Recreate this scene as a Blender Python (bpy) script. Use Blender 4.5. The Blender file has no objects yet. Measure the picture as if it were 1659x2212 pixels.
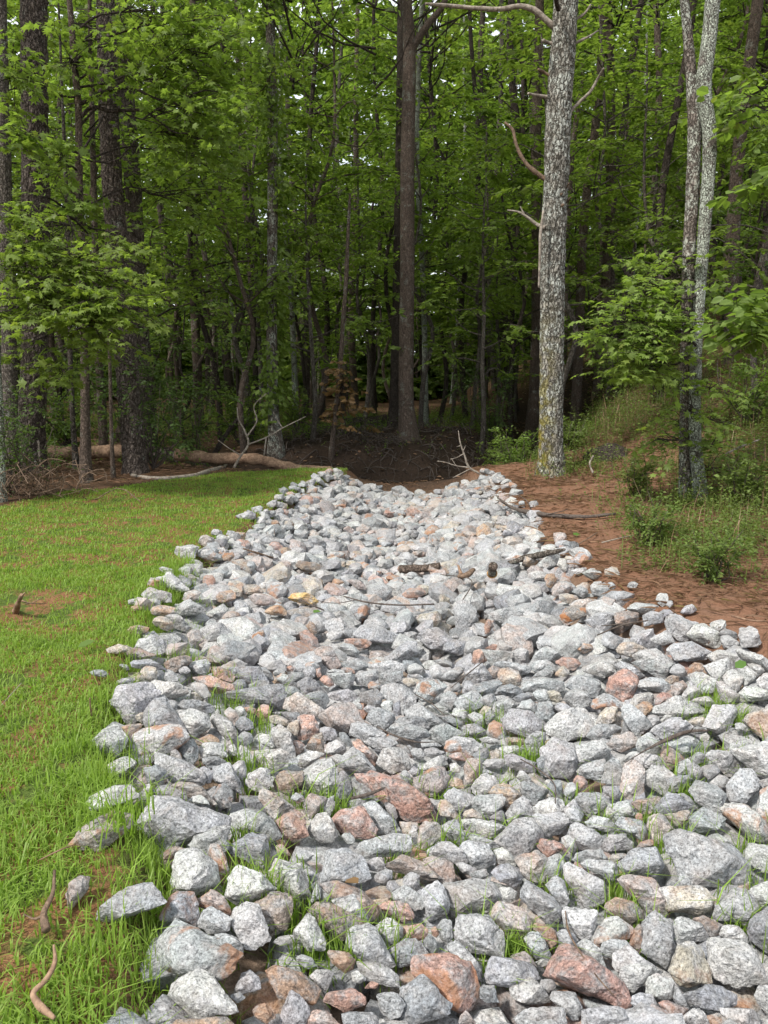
import bpy, bmesh, math, random
import numpy as np
from mathutils import Vector, Matrix

# ------------------------------------------------------------------ camera, sky, sun, exposure
scene = bpy.context.scene
COL = scene.collection
F_PX, CX, CY = 1671.0, 829.5, 1106.0          # focal length and centre in photo units (1659 x 2212)
PITCH = math.radians(10.4)
CAM = np.array([0.0, 0.0, 1.6])
cam_d = bpy.data.cameras.new('camera')
cam = bpy.data.objects.new('camera', cam_d); COL.objects.link(cam)
cam.location = CAM; cam.rotation_euler = (math.pi / 2 - PITCH, 0, 0)
cam_d.sensor_fit = 'VERTICAL'; cam_d.sensor_height = 24.0; cam_d.lens = 24.0 * F_PX / 2212.0
cam_d.clip_start = 0.05; cam_d.clip_end = 2000
scene.camera = cam

SUN_EL, SUN_AZ = math.radians(52), math.radians(228)   # azimuth clockwise from +y (the view direction)
world = bpy.data.worlds.new('World'); scene.world = world; world.use_nodes = True
wn = world.node_tree.nodes; wl = world.node_tree.links
wbg = wn['Background']
sky = wn.new('ShaderNodeTexSky'); sky.sky_type = 'NISHITA'; sky.sun_disc = False
sky.sun_elevation = SUN_EL; sky.sun_rotation = SUN_AZ; sky.air_density = 1.2; sky.dust_density = 2.5
# thin bright cloud over the whole sky
wtc = wn.new('ShaderNodeTexCoord'); wno = wn.new('ShaderNodeTexNoise'); wno.inputs['Scale'].default_value = 3.0
wno.inputs['Detail'].default_value = 5
wrm = wn.new('ShaderNodeMapRange'); wrm.inputs['From Min'].default_value = .3; wrm.inputs['From Max'].default_value = .62
wrm.inputs['To Min'].default_value = .45; wrm.inputs['To Max'].default_value = .95
wmx = wn.new('ShaderNodeMixRGB'); wmx.inputs['Color2'].default_value = (8.5, 8.8, 9.2, 1)
wl.new(wtc.outputs['Generated'], wno.inputs['Vector']); wl.new(wno.outputs['Fac'], wrm.inputs['Value'])
wl.new(wrm.outputs['Result'], wmx.inputs['Fac']); wl.new(sky.outputs['Color'], wmx.inputs['Color1'])
wl.new(wmx.outputs['Color'], wbg.inputs['Color']); wbg.inputs['Strength'].default_value = 0.14
sun_d = bpy.data.lights.new('sun', 'SUN'); sun_d.energy = 4.2; sun_d.angle = math.radians(5.0); sun_d.color = (1.0, .955, .88)
sun = bpy.data.objects.new('sun', sun_d); COL.objects.link(sun)
to_sun = Vector((math.sin(SUN_AZ) * math.cos(SUN_EL), math.cos(SUN_AZ) * math.cos(SUN_EL), math.sin(SUN_EL)))
sun.rotation_euler = to_sun.to_track_quat('Z', 'Y').to_euler()
scene.view_settings.view_transform = 'Standard'; scene.view_settings.look = 'None'
scene.view_settings.gamma = 1.0; scene.view_settings.exposure = 0.4
try: scene.view_settings.use_curve_mapping = False
except Exception: pass
scene.render.engine = 'CYCLES'
cy = scene.cycles
cy.max_bounces = 8; cy.diffuse_bounces = 4; cy.glossy_bounces = 2; cy.transmission_bounces = 4; cy.transparent_max_bounces = 4
cy.use_denoising = True; cy.caustics_reflective = False; cy.caustics_refractive = False
try: cy.denoiser = 'OPENIMAGEDENOISE'; cy.denoising_prefilter = 'ACCURATE'
except Exception: pass
cy.use_adaptive_sampling = True; cy.adaptive_threshold = 0.01; cy.sample_clamp_indirect = 6

# ------------------------------------------------------------------ helpers
def S(a, b, x):
    t = np.clip((np.asarray(x, float) - a) / (b - a), 0, 1); return t * t * (3 - 2 * t)

def ray(u, v):
    u = np.asarray(u, float); v = np.asarray(v, float)
    r = (u - CX) / F_PX; q = (CY - v) / F_PX
    c, s = math.cos(PITCH), math.sin(PITCH)
    return np.stack([r, c + s * q, -s + c * q], -1)

def px(P):
    P = np.asarray(P, float) - CAM; c, s = math.cos(PITCH), math.sin(PITCH)
    f = P[..., 1] * c - P[..., 2] * s; q = P[..., 1] * s + P[..., 2] * c
    return CX + F_PX * P[..., 0] / f, CY - F_PX * q / f

def at_depth(u, v, y):
    d = ray(u, v); return CAM + d * (y / d[..., 1])[..., None]

def _h(ix, iy, iz, s):
    n = (ix * 374761393 + iy * 668265263 + iz * 2147483647 * 3 + s * 974634777) & 0xffffffff
    n = ((n ^ (n >> 13)) * 1274126177) & 0xffffffff
    return ((n ^ (n >> 16)) & 0xffff) / 65535.0

def vnoise(P, seed=0):
    P = np.asarray(P, float); i = np.floor(P).astype(np.int64); f = P - i; u = f * f * (3 - 2 * f)
    r = 0
    for a in (0, 1):
        wx = u[..., 0] if a else 1 - u[..., 0]
        for b in (0, 1):
            wy = u[..., 1] if b else 1 - u[..., 1]
            for c in (0, 1):
                wz = u[..., 2] if c else 1 - u[..., 2]
                r = r + wx * wy * wz * _h(i[..., 0] + a, i[..., 1] + b, i[..., 2] + c, seed)
    return r

def fbm(P, o=4, seed=0):
    r = 0; a = 1; t = 0
    for k in range(o):
        r = r + a * (vnoise(P * 2.03 ** k, seed + k) - .5); t += a; a *= .5
    return r / t * 2

def mesh_np(name, V, faces, mat=None, smooth=True, attr=None):
    """faces: list of int arrays (M,3) or (M,4)"""
    me = bpy.data.meshes.new(name)
    V = np.ascontiguousarray(V, dtype=np.float32)
    me.vertices.add(len(V)); me.vertices.foreach_set('co', V.ravel())
    idx = np.concatenate([np.asarray(f, np.int32).ravel() for f in faces])
    tot = np.concatenate([np.full(len(f), np.asarray(f).shape[1], np.int32) for f in faces])
    st = np.concatenate([[0], np.cumsum(tot)[:-1]]).astype(np.int32)
    me.loops.add(len(idx)); me.loops.foreach_set('vertex_index', idx)
    me.polygons.add(len(tot)); me.polygons.foreach_set('loop_start', st)
    try: me.polygons.foreach_set('loop_total', tot)
    except Exception: pass
    me.polygons.foreach_set('use_smooth', np.full(len(tot), smooth))
    me.update(calc_edges=True)
    if attr is not None:
        for an, data in attr.items():
            at = me.attributes.new(an, 'FLOAT_COLOR', 'POINT')
            at.data.foreach_set('color', np.ascontiguousarray(data, np.float32).ravel())
    if mat: me.materials.append(mat)
    return me

def link(name, me, parent=None, loc=None, **props):
    o = bpy.data.objects.new(name, me); COL.objects.link(o)
    if parent is not None: o.parent = parent
    if loc is not None: o.location = loc
    for k, v in props.items(): o[k] = v
    return o

def empty(name, loc, label, cat, group=None, rz=0):
    o = bpy.data.objects.new(name, None); COL.objects.link(o); o.location = loc; o.rotation_euler = (0, 0, rz)
    o.empty_display_size = .1
    o['label'] = label; o['category'] = cat
    if group: o['group'] = group
    return o

class Geo:
    def __init__(s): s.V = []; s.T = []; s.Q = []; s.n = 0
    def add(s, V, T=None, Q=None):
        if T is not None and len(T): s.T.append(np.asarray(T) + s.n)
        if Q is not None and len(Q): s.Q.append(np.asarray(Q) + s.n)
        s.V.append(np.asarray(V, float)); s.n += len(V)
    def mesh(s, name, mat, smooth=True, attr=None):
        f = []
        if s.T: f.append(np.concatenate(s.T))
        if s.Q: f.append(np.concatenate(s.Q))
        return mesh_np(name, np.concatenate(s.V), f, mat, smooth, attr)

def resample(P, n):
    P = np.asarray(P, float); d = np.r_[0, np.cumsum(np.linalg.norm(np.diff(P, axis=0), axis=1))]
    t = np.linspace(0, d[-1], n)
    # Catmull-like smoothing by cubic hermite on each coordinate
    m = np.gradient(P, d, axis=0) if len(P) > 2 else np.repeat((P[1:] - P[:1]) / d[-1], 2, 0)
    k = np.clip(np.searchsorted(d, t, side='right') - 1, 0, len(P) - 2); h = (d[k + 1] - d[k]); s = (t - d[k]) / h
    h00 = 2 * s**3 - 3 * s**2 + 1; h10 = s**3 - 2 * s**2 + s; h01 = -2 * s**3 + 3 * s**2; h11 = s**3 - s**2
    return h00[:, None] * P[k] + (h10 * h)[:, None] * m[k] + h01[:, None] * P[k + 1] + (h11 * h)[:, None] * m[k + 1]

def tube(P, R, seg=8, cap=True, rough=0, seed=0, freq=6.0):
    P = np.asarray(P, float); R = np.broadcast_to(np.asarray(R, float), (len(P),)); n = len(P)
    T = np.gradient(P, axis=0); T /= np.linalg.norm(T, axis=1)[:, None] + 1e-9
    ref = np.array([0, 0, 1.0]) if abs(T[:, 2]).mean() < .8 else np.array([1.0, 0, 0])
    A = np.cross(T, ref); A /= np.linalg.norm(A, axis=1)[:, None] + 1e-9; B = np.cross(T, A)
    a = np.linspace(0, 2 * math.pi, seg, endpoint=False)
    D = np.cos(a)[None, :, None] * A[:, None] + np.sin(a)[None, :, None] * B[:, None]
    rr = R[:, None].repeat(seg, 1)
    if rough:
        rr = rr * (1 + rough * fbm((P[:, None] + D * R[:, None, None]) * freq + seed * 7.3, 3, seed))
    V = (P[:, None] + D * rr[..., None]).reshape(-1, 3)
    i = np.arange(n - 1)[:, None] * seg; j = np.arange(seg)[None]; k = (j + 1) % seg
    Q = np.stack([i + j, i + k, i + seg + k, i + seg + j], -1).reshape(-1, 4)
    Tt = []
    if cap:
        V = np.concatenate([V, P[:1], P[-1:]])
        b = n * seg; jj = np.arange(seg); kk = (jj + 1) % seg
        Tt = np.concatenate([np.stack([kk, jj, np.full(seg, b)], -1), np.stack([(n - 1) * seg + jj, (n - 1) * seg + kk, np.full(seg, b + 1)], -1)])
    return V, Tt, Q

# ------------------------------------------------------------------ node materials
class NT:
    def __init__(s, name):
        s.m = bpy.data.materials.new(name); s.m.use_nodes = True
        s.t = s.m.node_tree; s.b = s.t.nodes['Principled BSDF']; s.out = s.t.nodes['Material Output']
    def n(s, typ, ins=None, **kw):
        o = s.t.nodes.new(typ)
        for k, v in kw.items(): setattr(o, k, v)
        for k, v in (ins or {}).items(): s.set(o, k, v)
        return o
    def set(s, o, k, v):
        if isinstance(v, bpy.types.NodeSocket): s.t.links.new(v, o.inputs[k])
        else: o.inputs[k].default_value = v
    def coord(s, scale=1.0, rnd=True):
        tc = s.n('ShaderNodeTexCoord'); v = tc.outputs['Object']
        if rnd:
            oi = s.n('ShaderNodeObjectInfo')
            ml = s.n('ShaderNodeMath', {0: oi.outputs['Random'], 1: 37.0}, operation='MULTIPLY')
            v = s.n('ShaderNodeVectorMath', {0: v, 1: ml.outputs[0]}, operation='ADD').outputs[0]
        return v
    def noise(s, vec, scale, detail=3, rough=.55, dist=0):
        return s.n('ShaderNodeTexNoise', {'Vector': vec, 'Scale': scale, 'Detail': detail, 'Roughness': rough, 'Distortion': dist}).outputs['Fac']
    def voro(s, vec, scale, feature='F1', out='Distance'):
        return s.n('ShaderNodeTexVoronoi', {'Vector': vec, 'Scale': scale}, feature=feature).outputs[out]
    def ramp(s, fac, stops, interp='LINEAR'):
        r = s.n('ShaderNodeValToRGB', {'Fac': fac}); cr = r.color_ramp; cr.interpolation = interp
        while len(cr.elements) < len(stops): cr.elements.new(.5)
        for e, (p, c) in zip(cr.elements, stops):
            e.position = p; e.color = (c, c, c, 1) if isinstance(c, (int, float)) else (*c, 1)
        return r.outputs['Color']
    def mix(s, fac, a, b, mode='MIX'):
        o = s.n('ShaderNodeMixRGB', {'Fac': fac, 'Color1': a if isinstance(a, bpy.types.NodeSocket) else (*a, 1),
                                     'Color2': b if isinstance(b, bpy.types.NodeSocket) else (*b, 1)}, blend_type=mode)
        return o.outputs['Color']
    def rng(s, v, a, b, c=0.0, d=1.0):
        return s.n('ShaderNodeMapRange', {'Value': v, 'From Min': a, 'From Max': b, 'To Min': c, 'To Max': d}).outputs['Result']
    def math(s, op, a, b=0.0): return s.n('ShaderNodeMath', {0: a, 1: b}, operation=op).outputs[0]
    def bump(s, h, strength=.5, dist=.01, normal=None):
        ins = {'Height': h, 'Strength': strength, 'Distance': dist}
        if normal: ins['Normal'] = normal
        return s.n('ShaderNodeBump', ins).outputs['Normal']
    def attr(s, name): return s.n('ShaderNodeAttribute', attribute_name=name)
    def done(s, col, rough=.85, normal=None, spec=.3):
        s.set(s.b, 'Base Color', col if isinstance(col, bpy.types.NodeSocket) else (*col, 1)); s.set(s.b, 'Roughness', rough)
        s.set(s.b, 'Specular IOR Level', spec)
        if normal: s.set(s.b, 'Normal', normal)
        return s.m

def mat_rock():
    t = NT('granite'); v = t.coord(); a = t.attr('tint')
    g1 = t.noise(v, 95, 3, .7); g2 = t.noise(v, 210, 2, .6); big = t.noise(v, 7, 4, .6); mid = t.noise(v, 30, 4, .65)
    # pink, rust and tan stones are blotched with plain grey granite
    lum = t.n('ShaderNodeRGBToBW', {0: a.outputs['Color']}).outputs[0]
    gy = t.n('ShaderNodeCombineColor', {0: lum, 1: t.math('MULTIPLY', lum, 1.0), 2: t.math('MULTIPLY', lum, 1.01)}).outputs[0]
    bt = t.mix(t.math('MULTIPLY', t.rng(t.noise(v, 16, 5, .7), .44, .6), .85), a.outputs['Color'], gy)
    gr = t.ramp(g1, [(.34, .36), (.45, .86), (.55, 1.06), (.66, 1.42)])
    gr2 = t.ramp(g2, [(.34, .7), (.48, 1.0), (.62, 1.15)])
    isl = t.n('ShaderNodeNewGeometry').outputs['Random Per Island']
    c = t.mix(t.rng(isl, 0, 1, .45, 1), bt, gr, 'MULTIPLY'); c = t.mix(1, c, gr2, 'MULTIPLY')
    # a film of red dust and dried mud on some faces
    du = t.math('MULTIPLY', t.rng(t.noise(t.n('ShaderNodeVectorMath', {0: v, 1: (3.1, 7.7, 2.2)}, operation='ADD').outputs[0], 4.5, 5, .65), .54, .74), .38)
    c = t.mix(du, c, (.30, .255, .215))
    c = t.mix(.8, c, t.ramp(big, [(.3, .74), (.5, 1.0), (.7, 1.18)]), 'MULTIPLY')
    c = t.mix(.7, c, t.ramp(mid, [(.32, .7), (.5, 1.0), (.68, 1.22)]), 'MULTIPLY')
    # rust and clay stain, amount in the alpha of the tint
    st = t.noise(v, 9, 5, .62, .6)
    f = t.math('MULTIPLY', t.rng(st, .5, .62), a.outputs['Alpha'])
    c = t.mix(f, c, t.mix(t.noise(v, 60, 3), (.26, .095, .035), (.42, .22, .11)))
    # faint warm feldspar blush
    bl = t.math('MULTIPLY', t.rng(t.noise(t.n('ShaderNodeVectorMath', {0: v, 1: (5.2, 1.3, 8.8)}, operation='ADD').outputs[0], 12, 4), .55, .7), .22)
    c = t.mix(bl, c, t.mix(1, c, (1.12, .88, .76), 'MULTIPLY'))
    h = t.math('ADD', t.math('MULTIPLY', t.noise(v, 42, 7, .68), 1.0), t.math('MULTIPLY', g2, .25))
    n = t.bump(h, .85, .016)
    n = t.bump(t.noise(v, 12, 3, .5), .5, .05, n)
    return t.done(c, .82, n, .25)

def mat_leaf(name, base, var=.5, trans=.45, warm=(.17, .2, .05)):
    t = NT(name); gi = t.n('ShaderNodeNewGeometry'); oi = t.n('ShaderNodeObjectInfo'); r = gi.outputs['Random Per Island']
    d = tuple(x * (1 - var * .55) for x in base); l = tuple(x * (1 + var * .7) for x in base)
    c = t.mix(r, d, l)
    c = t.mix(t.rng(oi.outputs['Random'], 0, 1, 0, .3), c, warm)
    c = t.mix(t.rng(t.math('FRACT', t.math('MULTIPLY', r, 17.3)), .93, 1.0, 0, .5), c, (.2, .2, .05))
    t.done(c, .5, None, .35)
    tr = t.n('ShaderNodeBsdfTranslucent', {'Color': t.mix(1, c, (1.4, 1.5, .7), 'MULTIPLY')})
    mx = t.n('ShaderNodeMixShader', {'Fac': trans}); t.t.links.new(t.b.outputs[0], mx.inputs[1]); t.t.links.new(tr.outputs[0], mx.inputs[2])
    t.t.links.new(mx.outputs[0], t.out.inputs['Surface'])
    return t.m

def mat_bark(name, dark, light, lichen=None, lich=.5, sx=1.0, plate=18, moss=None, crack=.72):
    t = NT(name); v = t.coord()
    sq = t.n('ShaderNodeVectorMath', {0: v, 1: (1, 1, .42)}, operation='MULTIPLY').outputs[0]
    w = t.n('ShaderNodeVectorMath', {0: sq, 1: t.n('ShaderNodeVectorMath', {0: t.n('ShaderNodeTexNoise', {'Vector': v, 'Scale': 16.0, 'Detail': 4}).outputs['Color'], 1: (.09, .09, .12)}, operation='MULTIPLY').outputs[0]}, operation='ADD').outputs[0]
    cr = t.voro(w, plate * 2.1 * sx, 'DISTANCE_TO_EDGE'); cell = t.voro(w, plate * 2.1 * sx, 'F1', 'Color')
    e = t.math('MULTIPLY', t.rng(cr, .0, .14), t.rng(t.noise(sq, 24, 3), .3, .55, .55, 1.0))
    fine = t.noise(sq, 60, 5, .65)
    c = t.mix(e, tuple(x * crack for x in dark), t.mix(t.noise(v, 30, 4, .6), dark, light))
    c = t.mix(.5, c, t.mix(1, c, t.ramp(t.n('ShaderNodeSeparateColor', {0: cell}).outputs[0], [(0, .55), (1, 1.45)]), 'MULTIPLY'))
    c = t.mix(.6, c, t.ramp(fine, [(.3, .6), (.7, 1.35)]), 'MULTIPLY')
    if lichen:
        lf = t.math('MULTIPLY', t.rng(t.noise(v, 5.5, 5, .7), .62 - .25 * lich, .72 - .25 * lich), t.rng(e, .2, .8))
        c = t.mix(lf, c, t.mix(t.noise(v, 45, 3), tuple(x * .7 for x in lichen), tuple(min(1, x * 1.2) for x in lichen)))
    if moss:
        z = t.n('ShaderNodeSeparateXYZ', {0: t.n('ShaderNodeTexCoord').outputs['Object']})
        mf = t.math('MULTIPLY', t.rng(z.outputs[2], 2.6, .6), t.math('MULTIPLY', t.rng(z.outputs[0], .04, -.14), t.rng(t.noise(v, 7, 4, .6), .42, .56)))
        c = t.mix(mf, c, moss)
    h = t.math('ADD', t.math('MULTIPLY', e, 1.0), t.math('MULTIPLY', fine, .5))
    return t.done(c, .9, t.bump(h, 1.0, .03), .15)

def mat_wood(name, a, b, scale=30):
    t = NT(name); v = t.coord(); st = t.n('ShaderNodeVectorMath', {0: v, 1: (1, 1, 1)}, operation='MULTIPLY').outputs[0]
    n = t.noise(st, scale, 5, .65, .4)
    c = t.mix(t.rng(n, .35, .65), a, b)
    c = t.mix(.6, c, t.ramp(t.noise(v, scale * 4, 3), [(.3, .6), (.7, 1.3)]), 'MULTIPLY')
    return t.done(c, .85, t.bump(t.noise(v, scale * 2.2, 6, .7), .8, .012), .2)

M = dict(
    rock=mat_rock(),
    bark_grey=mat_bark('bark_grey', (.11, .09, .075), (.26, .23, .20), (.33, .36, .30), .15),
    bark_hero=mat_bark('bark_pale', (.17, .15, .12), (.40, .385, .35), (.43, .445, .405), .62, 1.0, 9.5, (.22, .19, .045), .55),
    bark_brown=mat_bark('bark_brown', (.125, .092, .074), (.27, .21, .17), (.34, .35, .30), .25, 1.0, 26),
    bark_dark=mat_bark('bark_dark', (.055, .043, .036), (.13, .105, .088), None, .2, 1.0, 20),
    bark_pine=mat_bark('bark_pine', (.085, .065, .055), (.22, .185, .16), (.3, .32, .27), .12, 1.0, 13),
    bark_mottled=mat_bark('bark_mottled', (.13, .105, .09), (.29, .25, .215), (.42, .44, .38), .62, 1.0, 14),
    bark_lichen=mat_bark('bark_lichen', (.13, .11, .095), (.30, .27, .24), (.46, .5, .42), 1.0, 1.0, 24),
    wood_log=mat_wood('log_wood', (.15, .09, .06), (.34, .225, .15), 14),
    wood_pale=mat_wood('dead_wood', (.14, .115, .095), (.36, .315, .265), 20),
    wood_brown=mat_wood('brown_wood', (.085, .058, .042), (.24, .165, .115), 35),
    wood_cut=mat_wood('cut_wood', (.5, .24, .07), (.62, .38, .15), 40),
    twig=mat_wood('twig_bark', (.055, .042, .035), (.14, .115, .10), 40),
    leaf=mat_leaf('leaf_green', (.142, .212, .050), .75, .53),
    leaf_light=mat_leaf('leaf_light', (.178, .250, .060), .55, .55),
    leaf_dark=mat_leaf('leaf_dark', (.085, .136, .040), .6, .46, (.1, .13, .03)),
    leaf_dry=mat_leaf('leaf_dry', (.20, .12, .055), .5, .25, (.2, .13, .06)),
    leaf_single=mat_leaf('leaf_fallen', (.10, .19, .04), .2, .4),
    herb=mat_leaf('herb_leaf', (.118, .175, .042), .7, .45, (.15, .16, .045)),
    grass=mat_leaf('grass_blade', (.20, .315, .05), .4, .45, (.24, .29, .07)),
    straw=mat_leaf('pine_straw', (.22, .135, .085), .6, .1, (.2, .11, .06)),
)

# ------------------------------------------------------------------ the lie of the land
_ly = np.array([-4, 0, 1.6, 2.3, 3.0, 3.75, 5.0, 6.6, 8.0, 9.2, 10.6, 12.0, 13])
_lx = np.array([-.3, -.5, -.58, -.68, -1.10, -1.30, -1.48, -1.56, -1.36, -1.22, -1.02, -.62, -.45])
_ry = np.array([-4, 0, 2.5, 3.4, 4.2, 4.9, 5.6, 6.6, 8.0, 9.8, 11.3, 12.2, 13])
_rx = np.array([3.2, 3.0, 2.7, 2.35, 2.08, 1.80, 1.64, 1.55, 1.6, 1.52, 1.50, 1.50, 1.3])
def left_edge(y): return np.interp(y, _ly, _lx)
def right_edge(y): return np.interp(y, _ry, _rx)
Y_END = 12.35
_ex = np.array([-60, -7, -4.6, -4.2, -3.5, -2.5, -1.0, .2]); _ey = np.array([7.2, 7.9, 9.0, 10.1, 10.7, 12.4, 12.9, 12.6])
def lawn_far(x): return np.interp(x, _ex, _ey)
CREEK = np.array([[-2.2, 14.6], [0.2, 14.3], [1.7, 14.6], [2.9, 16.2], [4.2, 19.5], [5.0, 25]])
def seg_dist(x, y, pts):
    d = np.full(np.shape(x), 1e9)
    for a, b in zip(pts[:-1], pts[1:]):
        v = b - a; t = np.clip(((x - a[0]) * v[0] + (y - a[1]) * v[1]) / (v @ v), 0, 1)
        d = np.minimum(d, np.hypot(x - a[0] - t * v[0], y - a[1] - t * v[1]))
    return d

def zg(x, y):
    x = np.asarray(x, float); y = np.asarray(y, float)
    l, r = left_edge(y), right_edge(y); c = (l + r) / 2; h = (r - l) / 2
    t = np.abs(x - c) / h
    dish = -(.27 * np.clip(1 - t * t, 0, 1) + (.19 + .05 * S(8, 12, y)) * S(1.10, .95, t)) * S(Y_END + .9, Y_END, y)
    z = dish
    P = np.stack([x, y, x * 0], -1)
    z = z + .05 * fbm(P * .9, 3, 5) + .02 * fbm(P * 4, 2, 9)
    # right hillside
    sx = x - 3.1
    sp = np.where(sx > 6, sx, np.log1p(np.exp(np.clip(sx, -30, 6) * 2)) / 2)
    hill = .52 * sp * S(5.5, 16, y) * (1 / (1 + (sp / 22) ** 2))
    z = z + np.minimum(hill, 9)
    z = z + .05 * S(0, .8, x - r) * S(3, 6, y)
    # creek at the far end
    dk = seg_dist(x, y, CREEK)
    z = z - .95 * S(2.0, .3, dk) * S(12.2, 13.6, y)
    z = z + .25 * np.exp(-((x - .4) / 2.6) ** 2 - ((y - 18.3) / 1.3) ** 2)
    z = z + .22 * fbm(P * .22, 3, 21) * S(14, 20, y)
    z = z + 2.2 * S(34, 80, y)
    return z

def on_ground(u, v, lo=1.2, hi=60):
    """where the sight line of a photo point meets the ground"""
    d = ray(u, v); a, b = lo, hi
    ys = np.concatenate([np.linspace(lo, 14, 260), np.linspace(14.1, hi, 300)])
    P = CAM + d[None] * (ys / d[1])[:, None]
    k = np.nonzero(P[:, 2] < zg(P[:, 0], P[:, 1]))[0]
    y = ys[k[0]] if len(k) else hi
    p = CAM + d * (y / d[1]); return np.array([p[0], p[1], float(zg(p[0], p[1]))])

def build_ground():
    xs = np.unique(np.round(np.concatenate([np.linspace(-400, -40, 14), np.linspace(-40, -9, 40), np.linspace(-9, 9, 150), np.linspace(9, 40, 40), np.linspace(40, 400, 14)]), 3))
    ys = np.unique(np.round(np.concatenate([np.linspace(-200, -6, 12), np.linspace(-6, 1, 18), np.linspace(1, 20, 165), np.linspace(20, 60, 60), np.linspace(60, 600, 16)]), 3))
    X, Y = np.meshgrid(xs, ys); Z = zg(X, Y)
    V = np.stack([X, Y, Z], -1).reshape(-1, 3)
    nx, ny = len(xs), len(ys)
    i = (np.arange(ny - 1)[:, None] * nx + np.arange(nx - 1)[None]).ravel()
    Q = np.stack([i, i + 1, i + 1 + nx, i + nx], -1)
    P = np.stack([X, Y, X * 0], -1).reshape(-1, 3); x, y = P[:, 0], P[:, 1]
    nz = .25 * fbm(P * 1.3, 3, 3)
    lawn = S(.12, -.18, y - lawn_far(x) + nz) * S(.1, -.1, x - left_edge(y) + .1)
    clay = S(-.1, .1, x - right_edge(y) + .2 * nz) * S(14.2, 12.6, y + nz) * S(4.2, 2.9, x - right_edge(y) + 2 * nz)
    clay = np.maximum(clay, .75 * S(.62, .72, vnoise(P * .7, 77)) * (x > 1.5) * S(22, 16, y))
    dark = np.maximum(S(2.3, 1.2, seg_dist(x, y, CREEK) + nz), S(19.3, 18.3, y + nz) * S(-2.8, -2, x) * S(3.4, 2.6, x) * (y > 13)) * S(12.3, 12.9, y)
    chan = S(-.1, .1, x - left_edge(y)) * S(.1, -.1, x - right_edge(y)) * S(Y_END + .4, Y_END, y)
    col = np.stack([lawn, clay, dark, chan], -1)
    t = NT('soil'); v = t.coord(1, False); a = t.attr('zone')
    sp = t.n('ShaderNodeSeparateColor', {0: a.outputs['Color']})
    n1 = t.noise(v, 3.5, 5, .65); n2 = t.noise(v, 28, 5, .7); n3 = t.noise(v, 110, 3, .6)
    litter = t.mix(t.rng(n2, .35, .65), (.050, .034, .024), (.15, .088, .052))
    litter = t.mix(t.rng(n1, .5, .7, 0, .7), litter, (.17, .085, .048))
    lawnsoil = t.mix(t.rng(n2, .35, .65), (.17, .085, .042), (.26, .14, .07))
    lawnsoil = t.mix(t.rng(n1, .44, .54, 1, 0), lawnsoil, (.085, .12, .028))
    clay_c = t.mix(t.rng(n2, .3, .7), (.165, .085, .052), (.29, .155, .098))
    clay_c = t.mix(t.rng(n1, .45, .65, 0, .75), clay_c, (.21, .125, .085))
    dark_c = t.mix(t.rng(n2, .3, .7), (.028, .021, .017), (.075, .05, .036))
    chan_c = t.mix(t.rng(n2, .3, .7), (.16, .11, .08), (.27, .20, .15))
    c = t.mix(sp.outputs[0], litter, lawnsoil); c = t.mix(sp.outputs[1], c, clay_c); c = t.mix(sp.outputs[2], c, dark_c)
    c = t.mix(a.outputs['Alpha'], c, chan_c)
    c = t.mix(.5, c, t.ramp(n3, [(.3, .55), (.7, 1.4)]), 'MULTIPLY')
    m = t.done(c, .95, t.bump(t.math('ADD', n2, t.math('MULTIPLY', n3, .3)), 1, .03), .1)
    link('ground', mesh_np('ground', V, [Q], m, True, {'zone': col}), kind='structure')
build_ground()

# ------------------------------------------------------------------ rocks
def ico(sub):
    bm = bmesh.new(); bmesh.ops.create_icosphere(bm, subdivisions=sub, radius=1)
    bm.verts.ensure_lookup_table()
    V = np.array([v.co[:] for v in bm.verts]); V /= np.linalg.norm(V, axis=1)[:, None]
    F = np.array([[v.index for v in f.verts] for f in bm.faces]); bm.free(); return V, F
ICO = {k: ico(k) for k in (2, 3, 4, 5)}

def hull_planes(pts):
    bm = bmesh.new()
    for p in pts: bm.verts.new(p)
    bmesh.ops.convex_hull(bm, input=bm.verts[:])
    N = []; D = []
    for f in bm.faces:
        f.normal_update()
        if f.calc_area() < 1e-9: continue
        n = np.array(f.normal); N.append(n); D.append(n @ np.array(f.verts[0].co))
    bm.free()
    N = np.array(N); D = np.array(D)
    s = np.where(D < 0, -1, 1); return N * s[:, None], np.abs(D)

def rock_verts(pts, sub, seed, soft=70, rough=1.0, planes=None):
    """hull points (or cutting planes) round the origin -> vertices of a broken stone"""
    if planes is None:
        pts = np.asarray(pts); ext = np.maximum(np.ptp(pts, axis=0) / 2, 1e-3)
        N, D = hull_planes(pts)
    else: N, D, ext = planes
    keep = []
    for i in range(len(N)):
        if all(N[i] @ N[j] < .993 for j in keep): keep.append(i)
    N = N[keep]; D = D[keep]
    U, F = ICO[sub]
    dirs = U * ext; dirs = dirs / np.linalg.norm(dirs, axis=1)[:, None]
    q = np.maximum(dirs @ N.T, 1e-4) / np.maximum(D, ext.min() * .12)
    qm = q.max(1)
    r = ((q / qm[:, None]) ** soft).sum(1) ** (-1 / soft) / qm
    if planes is not None: r = np.minimum(r, .72)
    s = float(np.prod(ext) ** (1 / 3))
    P = dirs * r[:, None]
    off = np.array([seed * 1.37 % 91, seed * 2.11 % 83, seed * .73 % 77])
    k = 1 + rough * (.02 * fbm(P / s * 1.2 + off, 2, 1) + .032 * fbm(P / s * 3.4 + off, 3, 2))
    if sub >= 4: k = k + rough * .026 * fbm(P / s * 9 + off, 3, 3)
    b = vnoise(P / s * 1.5 + off + 9, 4); k = k - rough * .085 * S(.58, .61, b)      # ledges where the stone has split
    return P * k[:, None], F

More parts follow.
